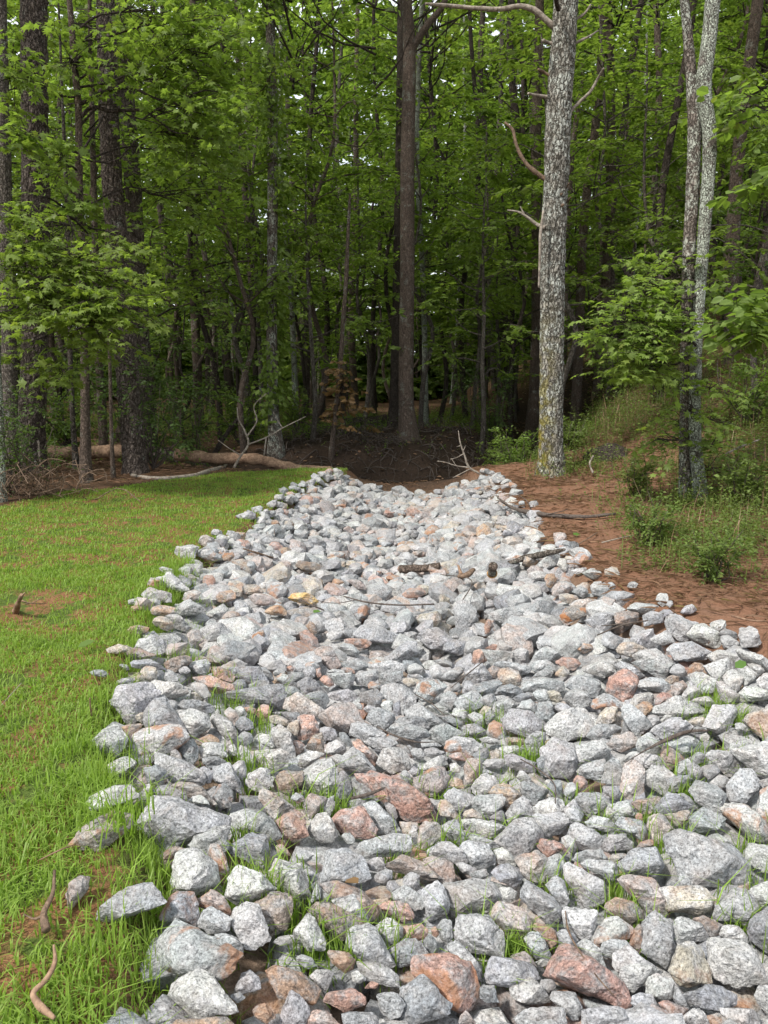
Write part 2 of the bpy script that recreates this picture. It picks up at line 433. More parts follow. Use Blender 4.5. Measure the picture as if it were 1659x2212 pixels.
TINT = dict(g=(.335, .345, .355), d=(.25, .262, .278), w=(.40, .402, .395), p=(.41, .265, .22), o=(.36, .26, .19), b=(.29, .24, .205),
            t=(.39, .35, .30), m=(.365, .32, .30), r=(.285, .25, .22), y=(.55, .38, .16))
STAIN = dict(g=.05, d=.08, w=.07, p=.25, o=.6, b=.4, t=.35, m=.3, r=.9, y=.5)

def tint_of(k, rg, n):
    c = np.array(TINT[k]) * .99 * (1 + rg.uniform(-.09, .09)) * (1 + rg.uniform(-.025, .025, 3))
    return np.tile(np.r_[c, .7 if rg.random() < .07 else STAIN[k] * rg.uniform(.5, 1.2)], (n, 1))

ROCK_DATA = """g 286,1785 312,1734 332,1721 389,1726 453,1744 491,1765 496,1785 486,1798 396,1831 358,1836 291,1806|very wide hollow-topped boulder
g 1437,1810 1444,1799 1470,1794 1580,1830 1603,1851 1616,1871 1613,1889 1603,1917 1547,1925 1477,1917 1465,1899 1452,1871|huge notched pale slab
g 340,2068 345,2032 363,2012 384,1989 399,1994 445,2017 524,2066 524,2078 473,2114 389,2109 343,2091|broad speckled boulder
p 883,2094 893,2066 921,2063 967,2061 1016,2081 1029,2109 1036,2137 1031,2165 1011,2183 980,2181 895,2112|largest coral pink boulder
p 1180,2109 1195,2078 1215,2043 1228,2040 1305,2094 1349,2127 1361,2142 1361,2168 1336,2176 1305,2165 1267,2150|long salmon pink wedge
w 1521,2043 1531,2027 1567,2030 1603,2035 1629,2053 1657,2099 1657,2122 1631,2132 1593,2137 1562,2132 1536,2104|big white sloping boulder
w 368,2150 376,2125 394,2109 425,2094 458,2104 504,2163 514,2183 504,2196 473,2201 427,2201|rust-flecked corner boulder
p 766,1678 779,1667 807,1665 838,1672 864,1685 925,1724 940,1744 946,1762 935,1777 905,1777 874,1770 859,1760 818,1729|big pink boulder with a muddy top
w 358,1894 361,1876 384,1843 404,1835 425,1830 448,1848 466,1866 478,1889 473,1907 445,1925 422,1933 389,1922 363,1909|rounded cream rock
g 957,1912 985,1902 1023,1899 1062,1907 1077,1917 1087,1938 1075,1953 1057,1971 1041,1976 975,1986 970,1971|wide grey loaf-shaped rock
d 862,2201 867,2137 893,2119 913,2107 977,2173 972,2191 895,2212|ridged grey pyramid rock
r 143,1826 184,1785 215,1765 248,1747 271,1747 286,1762 281,1785 248,1816 217,1839 171,1841|flat rust-stained slab
g 982,1991 988,1979 1057,1976 1072,1997 1085,2017 1087,2048 1085,2066 1016,2055 982,2027|big square-faced grey rock
d 204,1989 215,1968 240,1943 274,1915 307,1907 325,1909 345,1930 355,1950 338,1961 240,1994|dark slab sunk in grass
w 284,1619 286,1596 294,1578 312,1573 338,1568 368,1565 389,1570 404,1588 404,1596 384,1611 363,1626 322,1652 302,1649 286,1642|pitted yellowish boulder
g 1388,1994 1403,1973 1419,1966 1439,1973 1449,1989 1457,2048 1454,2063 1439,2089 1424,2089 1403,2076 1388,2055|tall cracked grey rock
g 692,1894 708,1838 718,1830 754,1833 766,1838 782,1853 797,1876 805,1897 797,1909 777,1912 695,1904|broad pale trapezoid rock
t 1447,2099 1454,2063 1467,2037 1490,2032 1516,2040 1526,2061 1531,2081 1536,2104 1534,2125 1485,2130 1460,2125 1449,2114|tan bell-shaped rock
g 746,2027 756,2007 774,1999 795,1997 812,2007 841,2055 853,2086 833,2099 797,2089 772,2068 751,2043|tall leaning grey boulder
w 487,1915 492,1899 513,1871 531,1871 562,1884 580,1897 592,1909 597,1920 551,1945 518,1956 495,1950 487,1935
g 240,1514 243,1496 250,1483 286,1478 322,1475 345,1483 345,1498 317,1534 291,1560 271,1560 245,1529|large flat-topped grey block
w 1577,1619 1598,1614 1659,1603 1690,1601 1695,1672 1659,1680 1639,1678
o 577,2101 595,2086 623,2091 649,2101 669,2117 690,2135 692,2155 679,2171 603,2153 587,2140|rusty orange boulder
w 580,1884 585,1863 595,1853 628,1856 649,1866 667,1897 674,1917 672,1935 661,1943 638,1945 613,1933 595,1915 582,1894|smooth white block
d 1616,2012 1623,1986 1639,1971 1659,1958 1690,1950 1695,2048 1657,2055 1639,2045 1623,2030
g 1062,1824 1098,1783 1113,1772 1149,1767 1164,1783 1172,1806 1164,1824 1149,1839 1118,1857
d 1049,2109 1054,2078 1062,2066 1087,2066 1118,2073 1144,2081 1164,2099 1169,2114 1157,2119 1105,2132 1077,2130 1057,2125|dark oblong block
w 496,1997 504,1961 530,1950 558,1956 583,2027 568,2043 537,2055
b 551,1953 572,1935 587,1925 610,1930 628,1935 631,1958 628,1984 620,2009 605,2022 582,2027 572,2014|upright brown slab
g 1169,1619 1180,1601 1195,1588 1215,1596 1236,1606 1246,1621 1249,1639 1236,1678 1210,1685 1190,1680 1177,1675 1169,1657|lichen-tinged upright boulder
g 1252,2201 1260,2183 1278,2176 1306,2171 1337,2176 1362,2189 1378,2201 1383,2222 1260,2227
t 1429,1922 1439,1917 1501,1915 1521,1915 1544,1940 1541,1963 1521,1973 1506,1976 1444,1966|peach-faced oblong rock
g 307,1555 312,1524 325,1504 355,1504 394,1557 407,1585 404,1596 317,1570|steep grey pyramid boulder
m 1337,1904 1344,1894 1367,1892 1393,1894 1411,1899 1424,1915 1439,1940 1444,1961 1439,1976 1401,1973
g 1539,1976 1547,1956 1567,1933 1585,1920 1603,1920 1623,1935 1636,1961 1629,1979 1613,1997 1593,1999 1562,1991 1544,1984
w 1180,1568 1190,1550 1205,1542 1261,1532 1282,1539 1287,1560 1279,1575 1267,1588 1241,1596 1221,1601 1185,1585
w 649,1683 654,1667 674,1652 695,1642 718,1639 736,1675 738,1690 728,1703 710,1719 690,1719 669,1713 654,1698|large rounded white boulder
b 692,1909 705,1902 731,1904 756,1915 782,1925 805,1945 820,1961 820,1976 797,1991 708,1930|muddy straw-covered slab
g 1218,1869 1233,1866 1261,1881 1305,1909 1313,1925 1305,1950 1287,1963 1267,1961 1254,1945 1236,1920 1223,1899|long grey prow-shaped rock
g 1118,1925 1126,1907 1139,1902 1174,1925 1195,1940 1213,1961 1218,1976 1208,1999 1185,1997 1159,1976 1121,1940
g 1113,2201 1118,2189 1144,2176 1185,2171 1215,2178 1221,2212 1190,2227 1126,2227
g 1337,1869 1347,1856 1367,1835 1393,1825 1413,1828 1426,1845 1434,1871 1429,1886 1413,1894 1357,1892 1342,1884
m 1059,1976 1075,1950 1093,1948 1113,1956 1133,1963 1146,1986 1149,2004 1128,2035 1108,2030 1069,1991
g 407,1826 419,1806 440,1793 466,1785 496,1785 501,1800 491,1836 445,1857 419,1849
g 500,1760 531,1749 562,1752 587,1772 608,1806 603,1818 582,1816 531,1800 505,1790
d 486,1498 506,1493 604,1478 619,1504 609,1529 588,1534 542,1524 504,1514|long square-ended grey block
w 1559,1752 1562,1736 1582,1735 1608,1739 1664,1790 1664,1816 1639,1821 1623,1811 1572,1765|long pale blade-shaped rock
b 664,1971 684,1950 710,1950 741,1966 787,1997 731,2017 705,2012
p 718,1772 736,1752 766,1739 782,1742 797,1765 812,1790 807,1806 777,1813 751,1803 731,1793|lumpy salmon pink rock
d 495,1829 516,1811 546,1800 577,1806 582,1831 577,1862 567,1877 531,1862 500,1844
d 345,1986 358,1956 368,1938 384,1927 417,1927 427,1950 432,1976 422,1999
g 769,1838 782,1820 843,1802 869,1799 884,1805 887,1822 884,1840 818,1851 787,1853|long saddle-topped block
w 179,1621 194,1601 220,1580 240,1568 250,1565 271,1578 274,1596 268,1616 256,1637 230,1637 199,1632|flat pale rock with a twig
m 690,1547 725,1521 741,1516 761,1519 779,1532 789,1547 789,1562 751,1580 713,1573 700,1560|pink-cornered dark boulder
g 332,1637 338,1626 409,1647 435,1665 445,1683 435,1696 373,1690 338,1649|long sloping grey slab
g 1570,1713 1572,1693 1582,1678 1598,1662 1616,1655 1626,1662 1639,1685 1644,1698 1634,1716 1618,1734 1608,1739 1588,1734 1572,1729|tilted grey boulder by grass gap
d 1475,2150 1501,2137 1529,2127 1554,2130 1577,2140 1588,2150 1585,2171 1547,2183 1490,2168|dark layered ledge rock
g 1085,1555 1090,1539 1103,1532 1128,1534 1149,1539 1169,1557 1182,1570 1174,1580 1149,1598 1131,1593 1093,1575|large grey slab in mid channel
g 901,1930 924,1915 944,1904 957,1915 970,1953 965,1973 939,1991 924,1991 908,1966
w 1280,2022 1296,1997 1309,1981 1332,1981 1349,1989 1367,2007 1365,2025 1347,2032 1291,2048 1280,2037
w 1636,1765 1639,1734 1644,1708 1659,1701 1690,1703 1695,1775 1659,1783
g 603,2201 628,2140 649,2153 664,2173 669,2189 654,2227 608,2222|pointed grey shard
g 1224,1811 1234,1785 1247,1777 1291,1798 1306,1811 1314,1831 1311,1841 1239,1836
w 186,1736 199,1719 220,1706 245,1698 281,1697 291,1703 299,1721 256,1736 199,1752 189,1749|low pale slab in the grass
w 1215,1971 1223,1961 1256,1963 1290,1968 1277,2027 1259,2030 1241,2020 1221,2002
m 882,1693 894,1680 915,1667 940,1657 961,1655 969,1678 966,1698 951,1713 935,1724 889,1701
g 1326,2063 1342,2053 1357,2043 1375,2055 1419,2094 1419,2109 1337,2099 1326,2086
g 1490,1708 1493,1693 1506,1685 1526,1688 1547,1698 1567,1716 1567,1731 1557,1760 1506,1736 1495,1724
g 1516,1555 1524,1537 1541,1524 1567,1519 1588,1524 1595,1539 1588,1560 1577,1573 1552,1583 1521,1568|round-topped grey rock by straw
w 633,2017 667,1973 679,1984 692,2007 702,2032 700,2053 664,2055 649,2040
t 1608,1555 1618,1544 1659,1534 1682,1534 1690,1596 1659,1601
g 1452,1997 1460,1984 1470,1981 1511,1991 1521,2009 1529,2027 1457,2048 1454,2022
p 595,1775 608,1760 633,1749 651,1757 664,1780 667,1803 651,1808 628,1816 608,1811 603,1798|brick red rock beside grass
w 1339,2112 1342,2091 1362,2084 1388,2081 1408,2089 1429,2101 1383,2135 1367,2145 1349,2132
g 990,1835 1011,1815 1036,1815 1054,1825 1069,1848 1067,1866 1052,1876 1026,1876 1013,1863
p 1311,1478 1316,1465 1337,1450 1352,1443 1362,1450 1378,1463 1383,1475 1378,1491 1367,1504 1347,1514 1337,1509 1311,1493|pink boulder of round outline
d 841,2053 882,2025 900,2027 925,2063 907,2078 864,2089 848,2073
b 1306,1971 1311,1953 1332,1940 1352,1940 1373,1950 1388,1968 1388,1986 1367,2004 1321,1981
m 1339,1708 1342,1672 1349,1652 1367,1642 1383,1652 1388,1721 1378,1729 1362,1734 1347,1724|pink-topped standing rock
w 1611,1930 1631,1915 1659,1904 1682,1904 1695,1961 1644,1961
p 700,2163 710,2145 736,2135 766,2135 787,2155 789,2173 772,2183 741,2186 715,2176|rounded pale pink rock
m 833,1871 869,1845 889,1853 915,1863 940,1879 953,1897 935,1904 905,1897
w 1095,2145 1103,2135 1123,2122 1144,2112 1159,2117 1190,2163 1180,2168 1151,2171 1131,2165 1108,2155
w 1390,2132 1398,2112 1419,2101 1439,2107 1454,2119 1460,2137 1457,2160 1434,2165 1413,2158 1393,2145
g 422,1997 435,1971 455,1958 473,1966 499,1984 496,2012 481,2017 450,2017 430,2007
m 1113,1856 1139,1843 1159,1838 1177,1848 1182,1856 1174,1904 1154,1907 1133,1894
g 818,1493 828,1483 853,1475 869,1478 884,1491 897,1504 897,1516 884,1532 869,1544 833,1511
w 1557,2178 1582,2176 1618,2181 1639,2194 1644,2222 1593,2227 1567,2201
w 1411,1539 1416,1527 1454,1509 1475,1511 1501,1519 1521,1532 1524,1537 1501,1547 1475,1552|long white lens-shaped rock
g 766,1371 782,1351 812,1348 848,1358 866,1374 848,1389 812,1392 787,1387|wide grey flat rock in mid channel
w 381,1537 394,1532 419,1532 445,1544 455,1562 455,1573 442,1585 419,1593 407,1588 389,1555
w 1611,1838 1616,1822 1629,1820 1659,1828 1669,1843 1669,1881 1649,1886 1634,1879 1618,1866 1611,1856
d 1488,1780 1490,1765 1501,1749 1521,1744 1547,1757 1567,1770 1567,1785 1506,1800 1493,1798|banded square block
w 1388,1688 1390,1667 1398,1657 1413,1652 1434,1657 1449,1667 1454,1678 1439,1721 1419,1713 1403,1701
g 1442,1404 1454,1392 1495,1384 1526,1392 1536,1407 1521,1425 1490,1428 1460,1428
w 815,1649 820,1629 828,1619 848,1616 874,1619 889,1637 894,1649 882,1660 848,1670|blocky white rock with a dark side
w 772,2078 818,2081 843,2094 859,2109 861,2132 838,2130 807,2125 787,2114
g 787,1739 800,1729 810,1728 856,1775 864,1793 853,1800 818,1798 802,1772 792,1754
w 664,1800 672,1772 684,1760 708,1757 728,1798 725,1816 695,1821 672,1811
w 546,1634 551,1624 587,1619 608,1616 623,1629 620,1644 603,1662 587,1675 562,1657 551,1647
w 1367,1417 1388,1404 1419,1399 1439,1410 1454,1430 1444,1448 1419,1453 1388,1438
g 1149,1762 1159,1760 1223,1754 1221,1785 1210,1800 1190,1808 1169,1806
d 1241,1729 1254,1711 1277,1708 1297,1713 1313,1729 1308,1744 1287,1760 1272,1770 1261,1765 1251,1747
g 965,2043 985,2030 1000,2040 1016,2058 1031,2078 1044,2104 1036,2122 975,2063
w 1631,2150 1639,2132 1659,2130 1682,2130 1690,2196 1659,2191 1639,2168
g 921,1843 939,1822 954,1815 972,1820 993,1835 1008,1848 1008,1863 990,1866 929,1853
g 1190,2160 1195,2142 1215,2140 1241,2145 1256,2165 1259,2181 1251,2201 1233,2201
m 556,1724 562,1708 572,1706 608,1724 638,1747 608,1765 592,1770 577,1754
g 458,1675 463,1655 476,1647 496,1649 509,1670 519,1690 524,1719 512,1716 466,1688
g 736,1642 751,1616 761,1611 772,1619 787,1632 802,1649 812,1662 807,1670 777,1667 751,1662 736,1657
g 1437,1346 1439,1330 1460,1328 1506,1346 1495,1371 1485,1387 1465,1384 1444,1366|sloping grey slab on the bank edge
g 715,1945 736,1938 766,1933 792,1976 795,1991 774,1997 741,1971
m 608,1529 615,1509 628,1504 649,1506 684,1524 700,1534 692,1547 649,1547
g 1403,1580 1413,1568 1454,1550 1470,1552 1501,1575 1490,1580 1439,1598 1419,1588
m 425,1943 440,1927 458,1922 483,1938 499,1958 504,1976 486,1979 430,1958
w 962,1621 967,1601 985,1591 1005,1591 1026,1598 1041,1611 1036,1632 1011,1637 985,1629
w 1246,1611 1261,1601 1287,1598 1308,1606 1318,1621 1308,1632 1256,1649 1246,1644
g 1526,1632 1536,1619 1588,1629 1598,1637 1608,1652 1575,1678 1557,1662
g 1018,1731 1031,1719 1082,1716 1090,1726 1087,1739 1072,1754 1057,1767 1036,1760 1026,1744
g 1344,1529 1352,1521 1362,1521 1403,1562 1408,1570 1393,1585 1378,1593 1357,1575 1344,1544
d 751,1683 766,1678 818,1703 818,1729 797,1734 761,1726
w 1149,1747 1164,1731 1185,1724 1215,1726 1223,1742 1223,1754 1200,1767 1180,1770 1159,1760|smooth pebble perched on a block
d 1413,1747 1444,1713 1460,1716 1503,1747 1490,1754 1444,1762 1429,1757
p 659,2201 679,2183 705,2183 725,2196 738,2217 710,2227 664,2222
b 590,1701 592,1690 608,1667 628,1662 654,1665 651,1696 638,1708 623,1713 597,1708
w 1000,1772 1021,1767 1046,1772 1077,1780 1093,1788 1082,1800 1057,1811 1031,1803 1011,1793 1000,1785
g 899,1376 920,1361 945,1356 966,1371 981,1384 961,1402 930,1402 910,1392
g 812,2150 833,2145 859,2145 874,2171 864,2194 843,2201 825,2186
m 913,1858 934,1851 959,1856 977,1866 982,1894 972,1907 954,1909
g 1133,2027 1146,2014 1164,2012 1174,2025 1192,2068 1190,2078 1169,2076 1154,2068 1139,2048
g 1128,1491 1133,1470 1154,1465 1174,1463 1215,1473 1218,1493 1210,1498
w 1457,2212 1475,2196 1495,2181 1511,2178 1524,2194 1534,2222 1470,2227
g 979,1315 989,1300 1007,1297 1027,1315 1032,1340 1007,1358 986,1356
g 1223,1483 1236,1465 1256,1457 1277,1460 1292,1470 1297,1491 1287,1506 1267,1504|massive grey block behind
d 1059,1884 1075,1869 1100,1866 1121,1876 1131,1897 1126,1912 1113,1920 1093,1909 1067,1894
w 1485,1371 1501,1351 1521,1348 1552,1371 1567,1399 1557,1404 1511,1387|bright white slab on the bank edge
g 876,1534 889,1524 905,1519 940,1547 956,1560 956,1570 930,1570 900,1560 879,1550
g 959,1719 965,1706 980,1701 1000,1706 1021,1719 1026,1734 1011,1749 995,1752 975,1744 965,1729
g 1434,1606 1454,1598 1485,1591 1506,1601 1521,1614 1511,1626 1485,1637 1470,1632
d 741,2191 756,2186 800,2186 815,2201 812,2222 746,2222
g 1250,1866 1273,1856 1301,1858 1321,1861 1334,1871 1334,1889 1326,1902 1311,1899 1291,1889
m 903,1800 906,1785 918,1775 934,1777 954,1788 959,1803 918,1834 903,1831
g 1298,1680 1301,1657 1311,1639 1324,1634 1337,1644 1342,1662 1339,1698 1321,1698 1301,1690
g 1326,1777 1342,1765 1367,1767 1383,1772 1396,1785 1403,1803 1388,1816 1375,1811 1342,1793
m 1398,1785 1403,1765 1413,1757 1434,1762 1447,1775 1452,1790 1439,1806 1424,1821 1413,1816 1403,1800
o 1057,1711 1067,1696 1087,1690 1103,1698 1118,1711 1126,1721 1113,1734 1098,1749|apricot orange boulder
w 450,1843 455,1825 473,1825 486,1848 496,1889 481,1915 460,1869
w 812,2002 838,1981 853,1989 869,2004 869,2020 851,2040 841,2048 830,2035 820,2017
g 1169,1874 1180,1853 1195,1845 1208,1843 1218,1863 1218,1881 1215,1897 1180,1904
w 527,1685 537,1672 558,1660 581,1660 583,1696 576,1711 558,1713 542,1703 530,1693
g 830,1580 838,1570 859,1562 889,1565 905,1570 923,1578 925,1591 900,1598 879,1596 853,1588
g 895,1488 903,1475 949,1468 965,1483 959,1496 939,1509 913,1514 898,1504
g 751,1580 761,1562 774,1557 797,1565 818,1575 833,1585 833,1593 787,1601 756,1588
w 1090,1765 1098,1747 1118,1726 1128,1721 1144,1729 1151,1747 1151,1762 1133,1767 1095,1777
g 848,1935 853,1922 869,1920 894,1930 915,1940 923,1961 905,1966 892,1966 853,1948
m 371,1698 389,1690 419,1693 440,1701 460,1724 466,1736 450,1736 402,1719
g 926,1583 939,1570 970,1568 990,1573 1003,1585 965,1611 949,1606 934,1596
d 496,1442 517,1440 542,1442 568,1457 581,1478 542,1480 530,1475 509,1463
g 1180,1912 1187,1897 1200,1892 1218,1904 1228,1930 1231,1950 1218,1966 1200,1945
w 585,1580 587,1570 608,1566 615,1580 633,1614 641,1632 633,1639 595,1616
g 1144,1433 1159,1412 1180,1397 1205,1407 1216,1417 1200,1430 1175,1443 1154,1448
p 644,1550 659,1544 679,1547 687,1565 690,1580 677,1593 654,1598 644,1593|tan-pink cube rock
w 220,1675 230,1657 276,1632 297,1647 274,1667 250,1683 225,1683
g 792,1552 802,1534 818,1529 848,1542 853,1555 838,1575 823,1580 802,1568
g 1306,1760 1316,1739 1337,1731 1357,1731 1370,1752 1370,1767 1326,1775
p 818,1961 830,1950 859,1945 879,1953 892,1973 892,1989 871,1991
g 1218,1511 1226,1496 1246,1488 1267,1496 1282,1509 1282,1519 1267,1532 1246,1537
g 1367,1432 1383,1427 1439,1427 1454,1434 1447,1450 1437,1463 1419,1463 1398,1452 1383,1442
b 143,1930 171,1894 194,1892 189,1920 153,1966 146,1961
d 1383,2201 1393,2189 1419,2183 1439,2183 1444,2217 1393,2227
p 417,1465 425,1460 450,1460 481,1470 501,1478 506,1491 486,1496 460,1496 445,1488
w 1016,1703 1026,1685 1046,1670 1067,1675 1077,1685 1077,1696 1052,1716 1031,1719 1018,1713
g 828,1428 848,1407 874,1387 899,1387 904,1410 879,1425 848,1435
m 1311,1608 1326,1591 1347,1580 1362,1580 1378,1596 1375,1611 1357,1621 1342,1624 1321,1616|red-capped dark rock
g 506,2142 522,2104 540,2096 558,2112 563,2135 542,2145 517,2150
g 1131,1621 1133,1601 1144,1591 1159,1580 1177,1585 1180,1598 1169,1626 1157,1639 1141,1634
w 455,1555 460,1544 476,1542 496,1555 509,1573 514,1585 506,1596 491,1601 476,1585 463,1570
g 1090,1632 1108,1629 1133,1637 1159,1649 1162,1662 1154,1670 1108,1662 1093,1652
m 1000,1683 1003,1657 1011,1639 1021,1634 1036,1639 1044,1657 1041,1670 1016,1696 1003,1703
g 1375,1611 1380,1596 1393,1585 1403,1583 1419,1593 1431,1606 1431,1621 1413,1632 1393,1626 1378,1621
w 327,1475 338,1470 358,1473 389,1478 407,1486 404,1498 384,1506 363,1511
g 949,1790 967,1777 985,1770 995,1780 1005,1800 1008,1816 995,1826 957,1803
g 432,1361 455,1348 481,1348 499,1366 501,1381 476,1387 450,1384
d 317,1716 338,1701 358,1696 373,1701 399,1713 402,1729 376,1729 327,1724
t 1075,1457 1082,1445 1103,1442 1118,1450 1126,1463 1131,1478 1126,1493 1082,1478
w 1518,1437 1531,1432 1567,1432 1588,1437 1590,1450 1562,1473 1547,1468 1531,1452
g 1365,2168 1367,2153 1383,2145 1408,2150 1419,2165 1426,2183 1403,2189 1383,2186
b 705,2053 756,2058 766,2073 764,2094 746,2101 720,2081
d 458,1739 463,1713 473,1696 486,1692 499,1703 504,1724 496,1749
g 1296,2058 1303,2037 1319,2030 1352,2030 1357,2040 1326,2073 1316,2071 1306,2066
w 1367,1637 1383,1626 1424,1632 1434,1649 1434,1662 1393,1662 1380,1652
m 654,1754 661,1724 674,1713 690,1716 705,1724 700,1739 684,1754 672,1767 661,1767
w 1488,1460 1501,1450 1521,1455 1536,1468 1547,1478 1544,1493 1531,1501 1516,1498 1501,1480
g 1247,1665 1260,1652 1280,1644 1301,1639 1306,1644 1296,1688 1255,1678
m 674,1407 695,1397 715,1399 725,1417 735,1438 715,1448 679,1422
g 1246,2043 1261,2030 1277,2032 1305,2078 1313,2099 1292,2089 1267,2068
g 982,1521 990,1506 1011,1498 1031,1496 1044,1511 1041,1524 1026,1537 1005,1534 990,1529
d 1121,1703 1126,1690 1149,1690 1185,1708 1174,1724 1154,1739 1131,1719
g 1218,1747 1226,1729 1241,1726 1251,1744 1259,1760 1256,1775 1236,1788 1223,1777
d 723,1719 736,1667 746,1667 756,1688 761,1703 756,1721 746,1731 728,1736
b 1426,1632 1434,1611 1449,1611 1480,1642 1470,1652 1454,1660 1449,1662 1437,1657
g 1264,1340 1282,1328 1313,1323 1328,1330 1318,1356 1297,1366 1277,1356
p 1162,1828 1169,1812 1195,1815 1215,1825 1226,1843 1218,1848 1180,1851 1169,1838|small flat red-pink rock
o 1149,2002 1159,1994 1185,1999 1200,2012 1203,2035 1190,2050 1174,2035 1159,2017
g 1306,1817 1321,1802 1349,1802 1367,1820 1365,1833 1326,1838 1316,1838
w 1262,1450 1270,1437 1296,1427 1326,1434 1332,1452 1321,1460 1303,1463 1285,1457
w 427,1621 440,1606 460,1603 481,1608 491,1619 491,1634 460,1637 440,1637
t 1331,1407 1344,1389 1369,1387 1390,1397 1405,1412 1379,1422 1354,1417|cream yellow rock
w 1588,1404 1603,1402 1639,1417 1659,1428 1682,1448 1659,1453 1608,1422|white slab under the green leaf
p 869,2022 871,2002 889,1994 910,1994 923,2009 920,2025 902,2032 879,2027
p 1421,2165 1444,2163 1485,2181 1475,2196 1460,2212 1444,2201
d 1018,1498 1026,1478 1041,1473 1067,1468 1082,1468 1080,1483 1069,1498 1052,1504 1031,1501
w 1598,1498 1613,1483 1634,1483 1659,1491 1682,1504 1659,1511 1618,1514
g 700,1346 720,1338 746,1348 766,1371 761,1381 735,1376 710,1366
d 312,1660 322,1652 338,1652 358,1665 358,1688 343,1698 320,1693 314,1675
d 381,1529 396,1514 414,1511 460,1524 463,1537 445,1544
g 463,2020 483,2017 512,2025 524,2045 524,2061 504,2063 486,2045
w 1554,2017 1562,2002 1572,1997 1593,2002 1611,2020 1616,2037 1593,2035 1567,2030
d 384,1614 402,1601 417,1597 427,1614 427,1639 419,1649 399,1647 389,1626
g 1380,1483 1385,1468 1398,1463 1429,1465 1444,1478 1449,1491 1439,1498 1419,1493
g 1278,1524 1285,1509 1306,1497 1321,1501 1342,1519 1344,1529 1285,1532
g 1237,1858 1245,1843 1265,1835 1296,1835 1314,1845 1311,1856 1255,1863
w 1526,1417 1552,1404 1582,1407 1603,1417 1588,1433 1552,1435
g 378,1315 396,1297 409,1294 429,1302 445,1315 435,1325 389,1330
p 761,1601 777,1598 792,1608 807,1624 818,1637 812,1657 800,1652 766,1616
d 1268,1591 1278,1575 1301,1565 1326,1565 1342,1573 1326,1583 1306,1596 1285,1598
g 1157,1387 1169,1374 1190,1374 1205,1387 1216,1410 1195,1412 1164,1402
w 669,2109 684,2096 710,2096 720,2104 715,2127 705,2140 690,2135 679,2125
d 772,1509 779,1498 797,1488 812,1488 825,1501 823,1527 807,1527 777,1516
g 1003,1457 1011,1445 1031,1434 1046,1434 1057,1447 1062,1463 1052,1473 1031,1470
w 1562,1463 1572,1450 1588,1447 1603,1463 1603,1483 1588,1496 1575,1496 1565,1483
w 1547,1473 1562,1473 1598,1501 1595,1514 1572,1519 1557,1511 1549,1491
r 1210,1330 1221,1315 1246,1305 1267,1315 1269,1328 1226,1346 1216,1340|rounded rust brown rock
d 656,1509 669,1496 690,1491 705,1498 710,1514 705,1527 697,1534 664,1519
b 1365,1736 1373,1729 1426,1721 1431,1731 1398,1762 1383,1752|brown wedge between grey rocks
t 1288,1562 1296,1542 1311,1527 1332,1527 1337,1550 1332,1560 1316,1565 1296,1570
b 1498,1986 1521,1979 1562,1999 1554,2017 1536,2025
b 1526,2196 1552,2189 1572,2201 1582,2222 1536,2227
t 258,1742 266,1729 281,1726 302,1724 317,1726 312,1739 302,1754 291,1765
w 335,1251 340,1248 373,1251 394,1259 409,1274 394,1279 363,1276 348,1269
g 766,1460 777,1450 797,1445 812,1447 818,1463 797,1483 772,1478
d 1439,1683 1460,1675 1485,1675 1495,1683 1470,1708 1449,1711 1442,1698
g 1265,1775 1280,1762 1301,1767 1326,1780 1337,1795 1316,1798 1275,1788
d 956,1404 961,1387 981,1381 1007,1387 1012,1407 991,1417
g 1057,1328 1072,1317 1098,1317 1129,1328 1108,1343 1088,1346 1067,1338
g 866,1907 871,1894 889,1884 905,1892 907,1915 897,1927 882,1927 869,1917
t 944,1749 952,1729 962,1726 975,1739 990,1760 998,1770 990,1775 970,1770 949,1760
g 1041,1404 1113,1410 1108,1420 1062,1438 1052,1422
d 649,1473 659,1463 674,1463 690,1475 695,1486 684,1496 659,1506 649,1493
g 1067,1434 1087,1427 1146,1440 1151,1447 1144,1455 1123,1457 1077,1440
w 307,1284 317,1276 342,1276 368,1282 373,1294 368,1300 342,1302 317,1300
g 1064,1534 1069,1519 1087,1511 1108,1514 1118,1524 1108,1534 1087,1550 1075,1542
b 348,1869 355,1840 376,1829 399,1835 358,1881
g 944,2002 957,1986 975,1989 980,2004 977,2025 965,2040 952,2027
b 1360,2040 1367,2012 1383,1994 1390,2004 1390,2048 1388,2058 1373,2053
g 795,1442 812,1432 838,1429 869,1434 871,1450 848,1452 825,1452
g 1141,1437 1149,1429 1180,1427 1195,1432 1205,1442 1200,1450 1159,1457
d 1157,1529 1164,1516 1190,1514 1195,1527 1197,1542 1185,1555 1164,1552 1157,1542
o 546,2181 556,2171 572,2168 587,2183 595,2196 577,2212 551,2196
w 350,1330 360,1320 378,1323 394,1335 409,1353 399,1364 378,1356
b 1328,1325 1349,1320 1377,1323 1379,1343 1359,1351 1331,1348|brick shaped brown rock
m 261,1415 276,1407 312,1402 332,1407 335,1415 322,1422 301,1428 276,1425|low rock with pinkish flat top
b 355,1433 368,1425 399,1417 409,1420 412,1430 394,1443 373,1456 363,1448|reddish brown wedge
g 705,1457 725,1454 756,1457 766,1460 761,1478 751,1491 720,1473
g 787,1603 802,1596 833,1593 848,1596 859,1606 848,1616 818,1619 797,1611
w 1067,1835 1085,1830 1100,1840 1113,1861 1113,1871 1087,1869 1077,1866
g 402,1440 407,1432 422,1427 445,1424 453,1434 450,1450 445,1460 427,1457
g 1326,1437 1342,1429 1367,1437 1388,1450 1393,1460 1380,1468 1337,1447
g 1203,2017 1215,2007 1236,2022 1254,2040 1246,2053 1221,2048 1210,2035
d 818,1463 823,1455 869,1450 869,1470 853,1475 838,1480 820,1475
